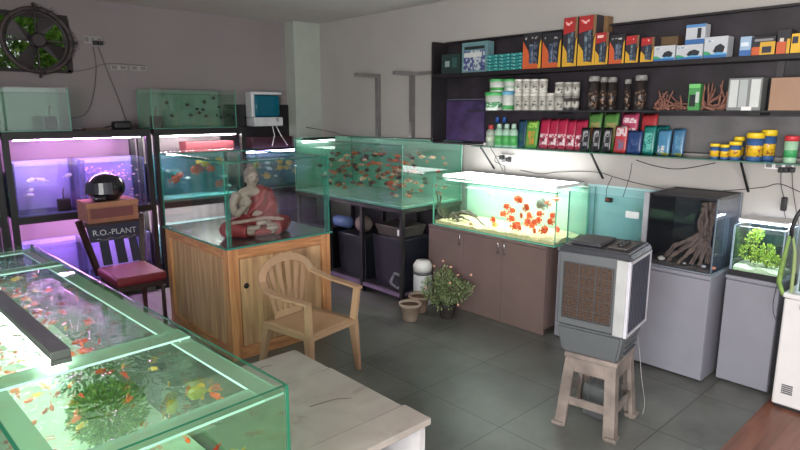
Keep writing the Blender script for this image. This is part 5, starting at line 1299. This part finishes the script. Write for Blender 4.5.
# cables and adapters below the shelf
W_ = 4.235
def wp_(l, X=W_): return [at(x, y, X=X) for x, y in l]
cable('long thin cable swagged on the wall from the rod to the bright tank', wp_([(614, 177), (595, 172), (560, 172), (540, 174), (520, 170)]), .0035)
cable('long thin cable swagged on the wall between the two shelf rods', wp_([(614, 177), (645, 185), (690, 192), (735, 190), (766, 187)]), .0035)
cable('thin cable running from the right rod out to the right edge', wp_([(766, 187), (780, 184), (800, 192)]), .0035)
cable('cable looping below the glass shelf in the middle', wp_([(636, 160), (655, 166), (680, 169), (715, 163)]), .004)
cable('cable from the shelf down to the sky blue sheet', wp_([(632, 163), (630, 175), (627, 185), (623, 197)]), .0035, GREYC)
cable('pair of thin wires carrying the hanging adapter', wp_([(612, 177), (607, 188), (606, 198)]), .003)
ad = empty('power_adapter', at(609, 200, X=4.2)); p = at(609, 200, X=4.2)
MB().obox(p, .03, .055, .035, m=BLACK, bev=.006).build('body', None, ad); MB().obox(p+Vector((-.018, .005, .004)), .006, .03, .018, m=mat((150, 60, 60), .5)).build('sticker', None, ad)
tag(ad, 'small black adapter with a red sticker hanging on the sky blue sheet', 'adapter')
for i, x in enumerate((781, 786, 792)):
    p = at(x, 170, X=4.21)
    tag(rebase(MB().box(p.x-.015, p.y-.014, p.z-.016, p.x+.018, p.y+.014, p.z+.016, bev=.005).build('plug', BLACK)), ['black plug below the yellow tubs, left of three', 'black plug below the yellow tubs, middle of three', 'black plug below the yellow tubs, right of three'][i], 'plug')
cable('black lead falling from the left plug to the adapter', wp_([(781, 172), (781, 185), (784, 198)], 4.21), .003)
cable('black lead falling from the adapter to the right edge tank', wp_([(784, 211), (787, 225), (790, 240)], 4.20), .003)
cable('black lead falling from the right plug along the wall', wp_([(792, 173), (793, 190), (797, 215), (801, 235)], 4.20), .003)
p = at(784, 204, X=4.2); a2 = MB().obox(p, .03, .03, .085, m=BLACK, bev=.006).build('power_adapter', None); tag(rebase(a2), 'black inline adapter hanging below the yellow tubs', 'adapter')
socket('cream socket plate below the yellow tubs', (4.249, yp(787, 4.24), at(787, 166, X=4.24).z), .16, .05, 'X', 3, WHITE)

so = SHOAL.build('fish_shoal', fix=False); tag(so, 'remaining small fish scattered through the crowded aquariums', 'fish', kind='stuff')
# ------------------------------------------------------------------ light
wd = bpy.data.worlds.new('world'); SC.world = wd; wd.use_nodes = True
nt = wd.node_tree; nt.nodes.clear(); bg = nt.nodes.new('ShaderNodeBackground'); ow = nt.nodes.new('ShaderNodeOutputWorld')
bg.inputs['Color'].default_value = (.9, .95, 1, 1); bg.inputs['Strength'].default_value = .6; nt.links.new(bg.outputs[0], ow.inputs[0])
def area(name, loc, rot, sx, sy, e, c=(1, 1, 1)):
    l = bpy.data.lights.new(name, 'AREA'); l.shape = 'RECTANGLE'; l.size = sx; l.size_y = sy; l.energy = e; l.color = c
    o = bpy.data.objects.new(name, l); COL.objects.link(o); o.location = loc; o.rotation_euler = rot; return o
area('daylight_doorway', (2.35, YB-.05, 1.25), (R(90), 0, 0), 3.3, 2.3, 20, (.97, .98, 1))
area('added_window_light', (XB-.12, -.85, 1.58), (0, R(-90), 0), 1.5, 3.2, 315, (1, .985, .96))  # main light, through the side window added behind the camera
# unseen ceiling tube added behind the camera to light the room
cf = empty('added_ceiling_tube', (1.0, .2, ZC-.05))
MB().tube([(.4, .2, ZC-.06), (1.6, .2, ZC-.06)], .016).build('lamp_tube', emis((255, 250, 242), 6), cf)
MB().box(.38, .17, ZC-.035, 1.62, .23, ZC-.001).build('housing', WHITE, cf)
tag(cf, 'unseen white ceiling tube lamp added behind the viewpoint', 'light')

SC.view_settings.view_transform = 'Standard'; SC.view_settings.look = 'None'; SC.view_settings.gamma = 1; SC.view_settings.use_curve_mapping = False
SC.view_settings.exposure = 0.5
SC.cycles.max_bounces = 10; SC.cycles.transparent_max_bounces = 32; SC.cycles.diffuse_bounces = 4; SC.cycles.glossy_bounces = 4; SC.cycles.caustics_reflective = False; SC.cycles.caustics_refractive = False
SC.cycles.sample_clamp_indirect = 4
